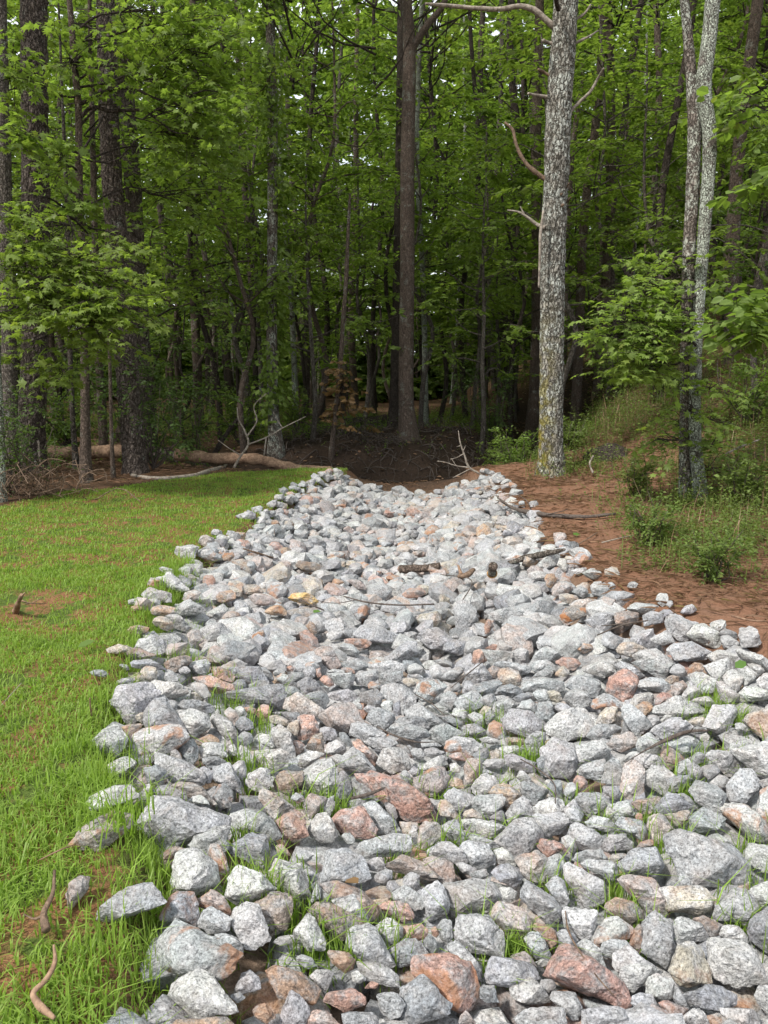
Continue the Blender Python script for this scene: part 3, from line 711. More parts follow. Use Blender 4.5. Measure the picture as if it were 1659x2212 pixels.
d 853,1560 864,1550 874,1547 925,1555 928,1575
d 1036,2137 1046,2127 1067,2130 1075,2145 1077,2165 1052,2165 1036,2155
g 1011,1811 1021,1800 1041,1806 1067,1821 1082,1831 1062,1836 1016,1818
w 1362,1519 1373,1501 1383,1496 1401,1496 1413,1509 1413,1519 1373,1529
b 1437,1760 1465,1754 1490,1752 1490,1772 1475,1783 1460,1785 1449,1777
p 648,1366 664,1361 684,1379 689,1397 679,1410 664,1399 651,1384|tapering pink rock
w 1052,1585 1057,1565 1067,1557 1085,1565 1093,1585 1085,1601 1067,1596
w 644,1652 651,1632 669,1620 690,1624 700,1629 669,1652 654,1660
g 710,1506 715,1496 736,1491 761,1493 772,1504 761,1514 746,1519
p 450,1457 460,1442 473,1440 491,1447 506,1460 501,1475
d 1069,1498 1082,1483 1103,1478 1118,1483 1131,1496 1128,1504 1108,1506
o 1485,1457 1490,1440 1501,1432 1516,1434 1544,1468
w 291,1394 301,1381 322,1379 340,1387 337,1404 327,1410 291,1402
w 378,1195 394,1182 414,1177 429,1182 429,1195 419,1205 394,1207
g 1352,1315 1373,1302 1408,1305 1429,1315 1419,1323 1388,1325
d 284,1432 291,1427 322,1424 348,1440 358,1447 338,1447 286,1442
w 1634,1470 1649,1455 1664,1452 1682,1488 1644,1486
b 659,1616 667,1601 679,1588 695,1583 700,1606 700,1626
g 949,1519 954,1501 970,1491 985,1501 985,1516 975,1532 959,1532
w 1403,1379 1439,1361 1454,1376 1457,1389 1434,1394 1413,1389
y 620,1292 633,1282 654,1282 674,1287 689,1300 674,1307 633,1297|bright ochre flaky rock
w 702,1626 708,1606 725,1598 741,1606 748,1621 733,1632 715,1629
w 903,1660 929,1642 949,1634 965,1635 967,1652 918,1665
d 995,1575 1005,1565 1026,1562 1041,1573 1052,1580 1046,1591 1005,1588
w 1593,1442 1613,1437 1634,1468 1618,1478 1608,1483
p 1200,1430 1216,1420 1241,1420 1257,1433 1241,1448 1216,1443
g 789,1866 802,1853 825,1853 833,1876 812,1884 800,1881
d 915,2027 928,2017 943,2032 948,2050 935,2063 920,2055
m 1100,2068 1108,2061 1133,2055 1149,2068 1164,2094
t 864,1775 905,1777 905,1790 889,1808 869,1800
g 952,1465 967,1447 990,1440 1005,1442 1000,1455 980,1470 970,1470
d 1180,1696 1190,1688 1210,1685 1215,1701 1215,1726 1195,1721 1185,1711
o 1367,1534 1375,1524 1393,1514 1411,1521 1411,1534 1401,1542 1388,1550 1373,1544
g 1388,1330 1408,1320 1434,1330 1434,1343 1393,1353
w 1077,1915 1100,1915 1116,1927 1113,1945 1098,1950 1082,1943
d 1516,1657 1531,1652 1547,1649 1557,1665 1547,1680 1531,1685 1521,1678
o 325,1320 332,1310 353,1307 378,1312 378,1323 358,1330 332,1330
t 330,1343 340,1330 358,1333 373,1346 373,1358 358,1364 337,1353
g 556,1434 572,1427 603,1427 618,1437 618,1450 587,1450 567,1442
g 928,1440 946,1437 966,1447 971,1457 956,1468 935,1465 928,1455
g 690,1575 700,1570 725,1575 736,1585 731,1596 710,1601 695,1596
m 1190,1271 1205,1259 1226,1259 1236,1269 1226,1282 1210,1289 1195,1289
g 805,1902 815,1884 833,1876 848,1881 846,1897 828,1909 810,1909
d 1454,2155 1460,2125 1485,2168 1490,2183 1465,2176
m 1226,1307 1241,1297 1267,1292 1282,1300 1277,1315 1262,1320
d 437,1637 466,1634 483,1642 494,1649 450,1662 440,1649
d 509,1565 517,1550 527,1547 547,1560 547,1573 532,1580 517,1583
d 615,1483 633,1483 651,1498 654,1511 615,1511
d 590,1539 608,1537 644,1539 649,1552 638,1568 603,1547
w 1554,1374 1572,1371 1598,1392 1605,1402 1582,1404 1565,1397
w 1531,1807 1547,1799 1567,1810 1585,1825 1582,1833 1554,1828 1536,1817
w 412,1478 425,1474 440,1478 450,1491 458,1506 445,1514 430,1501 417,1488
w 1157,1223 1175,1207 1200,1195 1210,1200 1200,1220 1180,1228
t 258,1455 274,1451 302,1452 320,1460 325,1473 312,1478
w 509,1621 517,1608 532,1614 545,1632 542,1644 530,1647 514,1637
w 501,1655 517,1644 527,1642 532,1662 532,1675 522,1685 512,1675
g 1485,1657 1493,1647 1506,1652 1521,1667 1524,1678 1506,1685 1490,1675
m 537,1289 563,1282 583,1289 596,1302 583,1307 552,1305
m 404,1371 414,1361 429,1361 440,1374 440,1384 424,1394 409,1387|pink-backed tan rock
g 638,2068 654,2061 672,2068 684,2086 664,2094 644,2078
t 304,1452 307,1442 320,1438 338,1440 340,1457 338,1470 325,1473
g 736,1432 761,1427 787,1427 795,1440 782,1447 766,1450 746,1442
w 1472,1506 1483,1486 1501,1480 1516,1498 1501,1509 1480,1514
w 975,1544 982,1529 995,1527 1011,1539 1013,1552 1005,1562 993,1557
p 1238,1685 1246,1675 1259,1678 1269,1690 1267,1703 1244,1713 1238,1701
g 1460,1662 1465,1647 1485,1639 1493,1644 1485,1672 1465,1675
g 730,1399 741,1389 761,1392 776,1407 776,1422 751,1412
g 424,1200 435,1189 455,1187 476,1200 476,1207 460,1212 440,1207
p 741,1381 761,1379 792,1381 802,1389 792,1402 751,1392
g 636,1843 651,1833 664,1835 679,1843 672,1856 659,1863 641,1853
g 695,1754 700,1739 705,1726 720,1719 725,1734 715,1760 710,1765
g 1149,1498 1159,1491 1180,1488 1187,1504 1190,1516 1164,1514 1154,1506
w 1210,1808 1226,1803 1241,1816 1246,1831 1236,1844 1221,1831
o 263,1570 281,1565 309,1562 302,1573 281,1598 274,1591
g 879,1447 884,1437 897,1432 912,1440 920,1452 910,1460 894,1457 884,1455
g 998,1478 1003,1469 1016,1470 1026,1483 1029,1498 1016,1504 1000,1498
d 1301,1698 1321,1698 1339,1703 1342,1719 1337,1729 1321,1724 1306,1713
t 517,1266 537,1264 557,1264 570,1279 552,1284 527,1282
o 570,1323 583,1310 609,1310 621,1320 619,1330 588,1328
o 419,1601 430,1596 453,1585 471,1596 473,1603 460,1606 430,1611
g 1197,1529 1205,1516 1221,1519 1241,1534 1236,1544 1215,1544
o 468,1289 476,1279 501,1274 509,1284 506,1294 486,1302 470,1300
p 1018,1428 1024,1407 1036,1402 1047,1412 1052,1428 1031,1438|upright pink rock
d 1164,2130 1169,2117 1190,2114 1200,2125 1200,2137 1180,2145
w 1041,1649 1052,1639 1087,1639 1090,1652 1082,1660 1057,1660
p 869,1284 884,1271 910,1269 920,1282 904,1289 879,1292
g 430,1662 440,1655 460,1667 458,1683 450,1696 440,1690
p 551,1542 567,1521 580,1524 585,1539 582,1550 564,1555
g 915,1632 917,1619 935,1614 961,1624 956,1634 930,1637
g 1036,1511 1052,1501 1067,1498 1072,1519 1067,1534 1046,1524
w 587,2035 608,2022 633,2020 638,2035 608,2043
g 1011,1889 1031,1879 1049,1876 1057,1889 1049,1899 1023,1899
g 532,1483 547,1475 568,1473 588,1483 573,1491 537,1491
g 1121,1529 1128,1514 1146,1511 1159,1524 1157,1539 1144,1537
t 1483,1560 1501,1550 1521,1547 1526,1573 1501,1570
o 271,1369 281,1353 301,1351 322,1356 317,1366 296,1371|orange rock on the grass edge
d 512,1591 527,1580 542,1583 547,1598 537,1611 517,1601
w 551,1596 567,1585 580,1588 592,1608 592,1616 572,1611
g 715,1634 731,1629 746,1632 751,1652 741,1660 731,1657
g 1011,1544 1021,1537 1041,1544 1046,1565 1036,1573 1016,1555
w 1075,1619 1085,1612 1113,1611 1131,1616 1131,1629 1103,1629
d 1021,1632 1031,1621 1052,1614 1057,1626 1052,1637 1041,1647 1031,1642
d 1159,1642 1169,1634 1187,1637 1174,1675 1164,1667
m 1449,1496 1457,1475 1477,1470 1485,1483 1477,1493 1462,1506
w 1531,1693 1552,1675 1567,1675 1575,1685 1567,1698 1547,1698
o 1093,1601 1095,1593 1108,1592 1131,1596 1136,1606 1123,1611 1098,1611|small bright orange flat rock
d 1046,1555 1049,1539 1059,1534 1069,1542 1077,1555 1067,1565 1057,1570
w 1490,1514 1511,1506 1531,1504 1544,1519 1531,1527 1511,1521
w 1339,1652 1342,1642 1352,1632 1362,1624 1383,1624 1378,1632 1362,1647 1347,1660
d 1646,1685 1659,1680 1685,1683 1685,1698 1649,1698
m 483,1537 496,1528 509,1534 517,1550 512,1560 506,1568 499,1557
d 1493,1642 1498,1629 1511,1624 1524,1632 1526,1644 1516,1652 1501,1652
b 636,1220 648,1215 679,1218 695,1223 684,1233 654,1230
w 982,1866 998,1863 1018,1869 1029,1879 1018,1889 1000,1884
g 353,1460 358,1447 363,1445 381,1455 386,1470 368,1475 353,1468
g 646,1437 654,1427 679,1427 690,1440 679,1447 659,1447
w 823,1524 830,1514 848,1514 848,1534 838,1544 828,1534
g 1447,1452 1454,1437 1467,1434 1480,1447 1485,1460 1472,1463 1457,1457
t 1208,1284 1226,1282 1249,1289 1249,1300 1231,1305 1210,1297
d 559,1442 572,1442 587,1455 592,1468 577,1475 562,1463
t 580,1550 592,1544 608,1547 623,1557 623,1568 587,1562
w 1613,1434 1639,1432 1652,1450 1634,1463
w 291,1369 312,1361 332,1371 340,1381 327,1384 307,1381
m 990,2212 995,2194 1005,2183 1021,2201 1029,2212
g 595,1460 608,1455 626,1463 633,1473 628,1480 615,1480 600,1470
t 618,1570 628,1560 644,1555 646,1575 641,1591 623,1580
o 967,1696 972,1683 985,1678 1000,1688 1003,1703 985,1703
p 1413,1524 1419,1504 1429,1496 1444,1498 1452,1509 1439,1516 1424,1524
t 230,1402 245,1397 281,1397 281,1404 255,1412 235,1410
w 910,1437 925,1427 961,1427 961,1434 920,1447
g 907,1601 920,1597 940,1601 956,1611 930,1616 910,1614
w 918,1529 934,1521 959,1529 975,1544 954,1544 929,1534
g 245,1475 261,1466 281,1463 291,1468 286,1478 256,1483
w 404,1729 414,1721 432,1717 445,1726 453,1739 427,1736
t 1182,1493 1195,1489 1210,1498 1218,1514 1200,1516 1190,1511
d 1154,1460 1164,1450 1185,1443 1195,1452 1192,1463 1169,1465
g 1218,1708 1226,1693 1238,1690 1244,1711 1233,1726 1221,1719
t 394,1294 401,1282 419,1274 435,1279 424,1294 404,1300
w 1139,1241 1159,1233 1180,1236 1185,1243 1175,1253 1149,1251
d 1552,1366 1567,1358 1588,1366 1593,1381 1577,1384
w 759,2099 772,2094 782,2104 792,2117 777,2125 761,2119
t 869,1465 884,1463 910,1470 900,1483 884,1483 871,1475
g 887,1621 894,1614 910,1616 917,1632 915,1642 900,1639 889,1632
d 954,1550 975,1547 1000,1560 995,1575 975,1565
d 1057,1767 1072,1754 1085,1749 1090,1760 1090,1777 1077,1777
g 1277,1282 1292,1269 1313,1269 1318,1279 1308,1289 1287,1287
t 1000,1762 1005,1752 1021,1747 1031,1754 1046,1770 1011,1770
o 1177,1248 1182,1238 1198,1241 1203,1256 1190,1269 1180,1266
w 1259,1238 1277,1228 1292,1230 1300,1248 1282,1251
g 667,1956 684,1909 692,1920 692,1940
g 833,1917 838,1904 853,1902 864,1920 848,1933
w 366,1632 368,1616 376,1614 386,1624 394,1642 378,1644
d 1108,1509 1123,1498 1144,1496 1149,1506 1133,1514 1118,1516
w 1116,1678 1123,1664 1133,1667 1149,1683 1144,1690 1123,1688
p 437,1256 442,1243 458,1241 465,1253 463,1264 450,1269
d 501,1478 512,1468 527,1468 532,1480 527,1491 509,1491
b 1054,1447 1064,1437 1077,1440 1082,1447 1072,1465 1062,1465
w 1036,1596 1052,1591 1077,1598 1085,1606 1062,1608 1041,1603
d 731,1585 741,1580 754,1591 761,1608 751,1614 741,1606
g 751,1731 772,1724 787,1731 787,1744 756,1742
g 738,1806 746,1799 756,1800 766,1811 764,1826 751,1824 741,1816
o 659,1351 669,1340 682,1351 684,1366 669,1374
b 1373,1835 1383,1820 1401,1812 1411,1815 1413,1828
g 654,1450 664,1440 677,1438 682,1450 679,1463 664,1463
p 690,1468 700,1457 710,1460 720,1475 723,1480 710,1483 700,1478
t 1197,1460 1205,1447 1215,1437 1228,1447 1231,1455 1215,1463
g 1393,1555 1403,1544 1419,1544 1426,1557 1413,1568 1403,1565
g 1236,1279 1251,1266 1267,1269 1272,1279 1262,1292
o 1246,1402 1257,1389 1277,1392 1282,1402 1262,1412
p 595,1828 608,1822 623,1838 628,1848 603,1848
t 1316,1856 1324,1845 1347,1843 1357,1848 1342,1858 1326,1863
d 623,1460 633,1452 654,1452 656,1463 646,1470 633,1473
d 795,1478 802,1470 823,1478 825,1491 812,1493 797,1488
d 848,1539 851,1521 864,1511 866,1544 856,1552
d 496,2150 517,2142 530,2155 512,2168
g 828,1734 836,1731 848,1747 859,1762 853,1772 838,1754
p 970,1632 985,1626 1016,1634 1005,1644 980,1642
g 1460,1716 1475,1713 1490,1721 1501,1739 1490,1739 1475,1729
p 1047,1351 1052,1338 1059,1338 1067,1353 1057,1366 1047,1371
g 864,1672 874,1662 884,1670 889,1683 879,1693 869,1685
g 628,1724 638,1711 654,1719 659,1729 644,1736
w 925,1724 935,1724 948,1734 951,1749 940,1757
w 702,1371 720,1364 741,1366 735,1376 715,1384
m 746,1253 766,1251 787,1264 792,1274 771,1271
p 1047,1402 1062,1392 1077,1392 1093,1402 1082,1407
g 1470,1323 1480,1310 1498,1305 1506,1317 1495,1325 1477,1325|lone grey rock on red soil
d 869,1427 894,1427 897,1437 884,1447 871,1447
d 970,1478 990,1473 998,1486 993,1496 975,1493
w 1203,1220 1210,1205 1221,1207 1228,1223 1221,1236
w 1221,1210 1241,1207 1259,1220 1251,1228 1236,1225
w 1588,1562 1598,1560 1613,1568 1623,1575 1608,1580 1590,1575
d 194,1452 204,1447 220,1448 235,1457 225,1463 202,1460
w 970,1652 985,1647 995,1657 993,1670 975,1667
w 883,1800 893,1780 903,1788 901,1806 888,1811
t 1434,1470 1444,1463 1460,1460 1467,1463 1465,1475 1447,1478
o 478,1202 488,1195 504,1192 506,1202 496,1212 483,1210
g 661,1886 672,1881 684,1889 687,1899 674,1909
g 1485,1575 1506,1570 1524,1573 1529,1580 1501,1585
w 1157,2078 1172,2071 1190,2078 1187,2086 1169,2089
g 276,1297 291,1294 312,1297 317,1305 296,1307 278,1305
w 1231,1233 1246,1228 1267,1225 1264,1238 1251,1243
p 787,2135 802,2119 818,2125 812,2137
t 294,1555 297,1539 307,1532 312,1539 307,1562
w 506,1529 519,1524 530,1532 530,1544 517,1547
g 921,1432 954,1427 975,1434 975,1440 944,1437
d 363,1514 376,1514 384,1524 381,1534 371,1534
w 494,1611 506,1608 512,1621 509,1632 496,1632
g 884,1665 894,1655 905,1662 905,1675 889,1675
t 1036,1539 1046,1524 1062,1529 1052,1544 1041,1547
g 1069,1504 1087,1502 1108,1511 1087,1516 1072,1514
o 894,1853 907,1843 920,1843 923,1856 910,1861
g 386,1447 394,1440 404,1440 412,1450 404,1457 389,1455
g 590,1452 600,1445 613,1442 615,1455 603,1463 592,1460
p 631,1606 636,1598 649,1601 659,1611 649,1616 638,1614
w 309,1708 314,1696 322,1693 330,1701 322,1716 314,1716
g 708,1452 718,1445 741,1447 746,1455 723,1455
p 931,2007 941,1999 949,2017 944,2027 934,2020
g 784,1532 797,1521 812,1529 802,1539 792,1539
w 1426,1555 1439,1542 1452,1547 1439,1560 1431,1562
w 1511,1588 1526,1583 1534,1593 1526,1603 1513,1598
p 736,1445 751,1441 766,1447 766,1457 746,1452
w 342,1228 353,1225 373,1230 376,1241 360,1241
p 524,1529 542,1527 553,1532 550,1542 532,1539
w 1575,1619 1577,1606 1585,1603 1595,1614 1588,1624
g 869,1616 884,1608 892,1616 884,1629
d 1041,1670 1046,1660 1062,1667 1075,1678 1057,1675
o 281,1310 296,1307 307,1310 307,1317 289,1320
g 759,1493 774,1488 779,1496 774,1506 764,1504
w 761,1521 772,1516 782,1524 784,1534 774,1532
g 256,1437 263,1434 276,1436 279,1447 271,1450
p 682,1447 692,1442 695,1460 687,1465 682,1457
g 884,1457 905,1460 915,1463 907,1470 889,1465
t 1067,1624 1072,1616 1080,1621 1080,1637 1069,1639
p 1373,1762 1380,1754 1388,1765 1388,1777 1375,1772
g 1439,1307 1444,1297 1452,1297 1454,1307 1447,1312
p 620,1440 628,1437 636,1442 633,1450 620,1450"""

def rock_lift(x, y):          # how far a top-layer stone's middle stands above the soil
    t = np.abs(x - (left_edge(y) + right_edge(y)) / 2) / ((right_edge(y) - left_edge(y)) / 2)
    return np.where(t < 1, .15, .03)

def simplify(p, n):
    p = list(map(np.array, p))
    while len(p) > n:
        ar = [abs(np.cross(p[i - 1] - p[i], p[(i + 1) % len(p)] - p[i])) for i in range(len(p))]
        p.pop(int(np.argmin(ar)))
    return np.array(p)

def poly_rock(poly, rg):
    poly = simplify(poly, int(rg.integers(6, 8)))
    c = poly.mean(0); d = ray(*c); size = math.sqrt(max(np.ptp(poly[:, 0]) * np.ptp(poly[:, 1]), 1))
    y = 4.0
    for _ in range(40):
        p = CAM + d * (y / d[1]); s = size * y / F_PX
        zt = float(zg(p[0], p[1])) + float(rock_lift(p[0], p[1])) + .12 * s
        y2 = d[1] * (zt - CAM[2]) / d[2]; y = .5 * y + .5 * float(np.clip(y2, 1.2, 14))
    P0 = CAM + d * (y / d[1]); s = size * y / F_PX
    P0[2] = min(P0[2], float(zg(P0[0], P0[1])) + float(rock_lift(P0[0], P0[1])) + .14 * s)
    a = math.radians(48 + rg.uniform(-9, 9)); w = rg.uniform(-.22, .22)
    n = np.array([w, -math.sin(a), math.cos(a)]); n /= np.linalg.norm(n)
    pd = ray(poly[:, 0], poly[:, 1])
    t = ((P0 - CAM) @ n) / (pd @ n); O = CAM + pd * t[:, None] - P0
    T = s * rg.uniform(.38, .55)
    # a broken stone: a ridge across the front parts a top face from a front face
    pts = [O * 1.12]
    e2 = np.cross(n, [1.0, 0, 0]); e2 /= np.linalg.norm(e2); e1 = np.cross(e2, n)
    th = rg.normal(0, .5) if rg.random() < .7 else rg.uniform(-1.57, 1.57)
    ax = math.cos(th) * e1 + math.sin(th) * e2; bx = -math.sin(th) * e1 + math.cos(th) * e2
    pa, pb = O @ ax, O @ bx; off = rg.uniform(-.45, .35) * (pb.max() - pb.min()) / 2
    for q, lim in ((pa.min(), .8), (pa.max(), .8)):
        pts.append((ax * q * rg.uniform(.35, lim) + bx * (off + rg.normal(0, .06) * s) + n * T * rg.uniform(.75, 1.05))[None])
    if rg.random() < .5: pts.append((ax * rg.normal(0, .2) * s + bx * rg.uniform(-.25, .25) * s + n * T * rg.uniform(.8, 1.1))[None])
    pts.append(O * .72 - n * T * .8)
    return P0, np.concatenate(pts), s

def free_planes(rg):
    """a quarried block: six slanted main faces and a few corner breaks, about one unit long"""
    e = np.array([rg.uniform(.42, .66), rg.uniform(.36, .55), rg.uniform(.26, .42)])
    N = []; D = []
    for ax in range(3):
        for sg in (-1, 1):
            n = np.zeros(3); n[ax] = sg; n = n + rg.normal(0, .24, 3); n /= np.linalg.norm(n)
            N.append(n); D.append(e[ax] * rg.uniform(.72, 1.05))
    for k in range(rg.integers(3, 7)):
        n = rg.normal(size=3); n /= np.linalg.norm(n)
        N.append(n); D.append(np.sqrt(((n * e) ** 2).sum()) * rg.uniform(.8, 1.08))
    N = np.array(N); D = np.array(D)
    tx, ty = rg.normal(0, .3, 2)
    Rx = np.array([[1, 0, 0], [0, math.cos(tx), -math.sin(tx)], [0, math.sin(tx), math.cos(tx)]])
    Ry = np.array([[math.cos(ty), 0, math.sin(ty)], [0, 1, 0], [-math.sin(ty), 0, math.cos(ty)]])
    return N @ (Rx @ Ry).T, D, e

COLOUR = dict(g='grey', d='dark grey', w='whitish', p='pink', o='rusty orange', b='brown', t='tan', m='pinkish grey', r='rust-stained', y='ochre')
class Labels:
    """a wording for each thing that no other thing has, from how it looks and the marked things round it"""
    def __init__(s): s.used = set()
    def take(s, cands):
        for c in cands:
            k = ' '.join(c.split())
            if 4 <= len(k.replace('-', ' ').split()) <= 16 and k not in s.used:
                s.used.add(k); return k
        return None
LAB = Labels()
def rel(du, dv, sc):
    a = abs(du) / sc; b = abs(dv) / sc
    h = ('just ' if math.hypot(du, dv) < 1.0 * sc else ('well ' if math.hypot(du, dv) > 2.1 * sc else ''))
    if a > 2.2 * b: return h + ('right of' if du > 0 else 'left of')
    if b > 2.2 * a: return h + ('in front of' if dv > 0 else 'behind')
    return h + ('in front and ' if dv > 0 else 'behind and ') + ('right of' if du > 0 else 'left of')
def tell(desc, u, v, marks, sc):
    ms = sorted(marks, key=lambda m: math.hypot(m[1] - u, (m[2] - v) * 1.3))[:7]
    c = [f'{desc} {rel(u - m[1], v - m[2], sc)} the {m[0]}' for m in ms[:2]]
    for i in range(len(ms)):
        for j in range(i + 1, len(ms)):
            c.append(f'{desc} near the {ms[i][0]} and the {ms[j][0]}')
    c += [f'{desc} {rel(u - m[1], v - m[2], sc)} the {m[0]}' for m in ms[2:]]
    out = LAB.take(c)
    if out is None:
        for w in ('second', 'third', 'fourth', 'fifth', 'sixth', 'next', 'further', 'last'):
            out = LAB.take([f'{w} {x}' for x in c])
            if out: break
    return out or c[0]

def rock_words(poly, k, s):
    w, h = np.ptp(poly[:, 0]), np.ptp(poly[:, 1]); q = poly - poly.mean(0)
    A = np.cov(q.T); ev, vec = np.linalg.eigh(A); asp = math.sqrt(ev[1] / max(ev[0], 1e-6)); d = vec[:, 1]
    sz = 'big ' if s > .25 else ('small ' if s < .12 else '')
    if len(poly) <= 4: sh = 'three-cornered'
    elif asp > 1.75: sh = 'long flat' if abs(d[0]) > .9 else ('upright' if abs(d[1]) > .8 else 'slanting')
    elif asp > 1.35: sh = 'oblong'
    else: sh = 'blocky' if len(poly) <= 6 else 'rounded'
    return f'{sz}{sh} {COLOUR[k]} rock'

def build_rocks():
    rg = np.random.default_rng(11)
    rows = []
    for line in ROCK_DATA.strip().split('\n'):
        nm = ''
        if '|' in line: line, nm = line.split('|')
        tk = line.split(); poly = np.array([[float(a) for a in p.split(',')] for p in tk[1:]])
        rows.append((tk[0], poly, nm))
    marks = [(nm, *poly.mean(0)) for k, poly, nm in rows if nm]
    nmark = sum(1 for r in rows if r[2])
    singles = [i for i in range(len(rows)) if rows[i][2]] + [i for i in range(len(rows)) if not rows[i][2]][:298 - nmark]
    singles = set(singles); nsub = {3: 0, 4: 0, 5: 0}
    heap = Geo(); tints = []; placed = []
    for i, (k, poly, nm) in enumerate(rows):
        P0, pts, s = poly_rock(poly, rg)
        a = np.ptp(poly[:, 0]) * np.ptp(poly[:, 1])
        c = pts.mean(0); sub = 5 if a > 30000 else (4 if a > 1100 else 3); nsub[sub] += 1
        V, F = rock_verts(pts - c, sub if i in singles else 3, 17 + i * 3.7)
        if s > .45: print('BIG', k, s, np.round(P0, 2), np.round(poly.mean(0)), nm, np.round(np.ptp(V, axis=0), 2))
        placed.append((P0[0], P0[1], P0[2], s, poly))
        if i in singles:
            base = V[:, 2].min() * .6
            me = mesh_np('rock', V - [0, 0, base], [F], M['rock'], False, {'tint': tint_of(k, rg, len(V))})
            o = link('rock', me, None, tuple(P0 + c + [0, 0, base]), category='rock', group='granite rocks lining the drainage channel')
            u, v = poly.mean(0)
            if nm:
                ctx = 'at the grass edge' if P0[0] < left_edge(P0[1]) + .35 else ('on the near slope' if P0[1] < 2.7 else ('towards the soil bank' if P0[0] > right_edge(P0[1]) - .6 else 'amid the channel'))
                o['label'] = LAB.take([nm + ' ' + ctx]) or nm
            else: o['label'] = tell(rock_words(poly, k, s), u, v, marks, 150 * s / .17 if P0[1] < 4 else 95)
        else:
            heap.add(V + P0 + c, F); tints.append(tint_of(k, rg, len(V)))
    # the bed under them, and the stones beyond those picked out singly
    keys = 'gggggggggggddwwwwwwwtmmm' + 'ggggggddwwwwmmpt' + 'ggggggggddwwwmto'
    protos = []
    for k in range(48):
        h = free_planes(rg); protos.append((rock_verts(None, 2, 400 + k, 70, 1.1, h), rock_verts(None, 3, 400 + k, 70, 1.0, h)))
    pl = [(p[4], p[4].min(0), p[4].max(0)) for p in placed]
    def inside(u, v):
        for q, lo, hi in pl:
            if u < lo[0] or u > hi[0] or v < lo[1] or v > hi[1]: continue
            a = q; b = np.roll(q, -1, 0)
            cr = (b[:, 0] - a[:, 0]) * (v - a[:, 1]) - (b[:, 1] - a[:, 1]) * (u - a[:, 0])
            if (cr >= 0).all() or (cr <= 0).all(): return True
        return False
    cnt = 0
    def put(x, y, z, s, fine):
        nonlocal cnt
        (V, F) = protos[rg.integers(48)][1 if fine else 0]
        an = rg.uniform(0, 6.283); ca, sa = math.cos(an), math.sin(an)
        W = np.stack([V[:, 0] * ca - V[:, 1] * sa, V[:, 0] * sa + V[:, 1] * ca, V[:, 2]], -1) * s
        heap.add(W + [x, y, z], F); tints.append(tint_of(keys[rg.integers(len(keys))], rg, len(W))); cnt += 1
    # lower layer
    y = 1.25
    while y < Y_END:
        l, r = float(left_edge(y)), min(float(right_edge(y)), .55 * y + .7)
        st = .125 if y < 7 else .15
        for x in np.arange(l + .05, r, st):
            xx = x + rg.uniform(-.05, .05); yy = y + rg.uniform(-.05, .05)
            if xx < l + .55 and yy < 3.6 and rg.random() < .6: continue
            if rg.random() < .1: continue
            put(xx, yy, float(zg(xx, yy)) + .035, rg.uniform(.13, .23), False)
        y += .12
    # upper layer, only where no picked-out stone already lies
    y = 1.3
    while y < Y_END + .1:
        l, r = float(left_edge(y)), min(float(right_edge(y)), .56 * y + .8)
        st = .165 if y < 6.5 else .14
        for x in np.arange(l, r + .05, st):
            xx = x + rg.uniform(-.08, .08); yy = y + rg.uniform(-.07, .07)
            s = float(np.clip(rg.lognormal(math.log(.13 if y < 4.6 else (.165 if y < 6.5 else .15)), .28), .09, .15 if y < 4.6 else .30))
            z = float(zg(xx, yy)) + .115 + .02 * rg.normal()
            edge = min(xx - float(left_edge(yy)), float(right_edge(yy)) - xx)
            if edge < .12: z -= .085 * min(1, (.12 - edge) / .12)
            u, v = px([xx, yy, z + .04])
            if v > 2230 or u > 1700: s = max(s, rg.uniform(.14, .26))
            elif (inside(u, v) or inside(u - 20, v) or inside(u + 20, v) or inside(u, v - 14)): continue
            if y < 3.5 and xx < l + .5 and rg.random() < .6: continue
            put(xx, yy, z, s, y < 5.2)
        y += .125 if y < 6.5 else .115
    # strays along both edges
    for k in range(210):
        y = rg.uniform(2.8, 12); side = rg.random() < .6
        x = (left_edge(y) - abs(rg.normal(0, .10))) if side else right_edge(y) + abs(rg.normal(0, .10))
        u, v = px([x, y, 0])
        if inside(u, v) or (side and y < 5): continue
        put(float(x), y, float(zg(x, y)) + .03, rg.uniform(.08, .17), y < 4)
    link('rock_bed', heap.mesh('rock_bed', M['rock'], False, {'tint': np.concatenate(tints)}), kind='stuff')
    print('rocks', len(rows), 'singles', len(singles), 'bed', cnt, nsub)
    return rows, marks
ROWS, MARKS = build_rocks()

# ------------------------------------------------------------------ leaves, sprays and crowns
RHOMB = (np.array([[0, 0, 0], [.45, .30, .05], [1, 0, -.06], [.45, -.30, .05]]), np.array([[0, 2, 1], [0, 3, 2]]))
_an = np.radians([180, 128, 105, 72, 45, 22, 0, -22, -45, -72, -105, -128]); _ra = np.array([.40, .30, .50, .27, .60, .27, .62, .27, .60, .27, .50, .30])
_st = np.stack([.4 + _ra * np.cos(_an), _ra * np.sin(_an), -.12 * (_ra / .6) ** 2], -1)
STAR = (np.concatenate([[[.4, 0, 0]], _st]), np.array([[0, 1 + (k + 1) % 12, 1 + k] for k in range(12)]))
OVAL = (np.array([[0, 0, 0], [.3, .27, .03], [.7, .25, .02], [1, 0, -.08], [.7, -.25, .02], [.3, -.27, .03]]), np.array([[0, 2, 1], [0, 3, 2], [0, 4, 3], [0, 5, 4]]))

def unit(a): return a / (np.linalg.norm(a, axis=-1, keepdims=True) + 1e-9)

def leaves(pos, d, nrm, size, tmpl):
    V, F = tmpl; d = unit(d); b = unit(np.cross(nrm, d)); n = np.cross(d, b)
    W = pos[:, None] + size[:, None, None] * (V[None, :, :1] * d[:, None] + V[None, :, 1:2] * b[:, None] + V[None, :, 2:] * n[:, None])
    k = len(V); Fi = F[None] + (np.arange(len(pos)) * k)[:, None, None]
    return W.reshape(-1, 3), Fi.reshape(-1, 3)

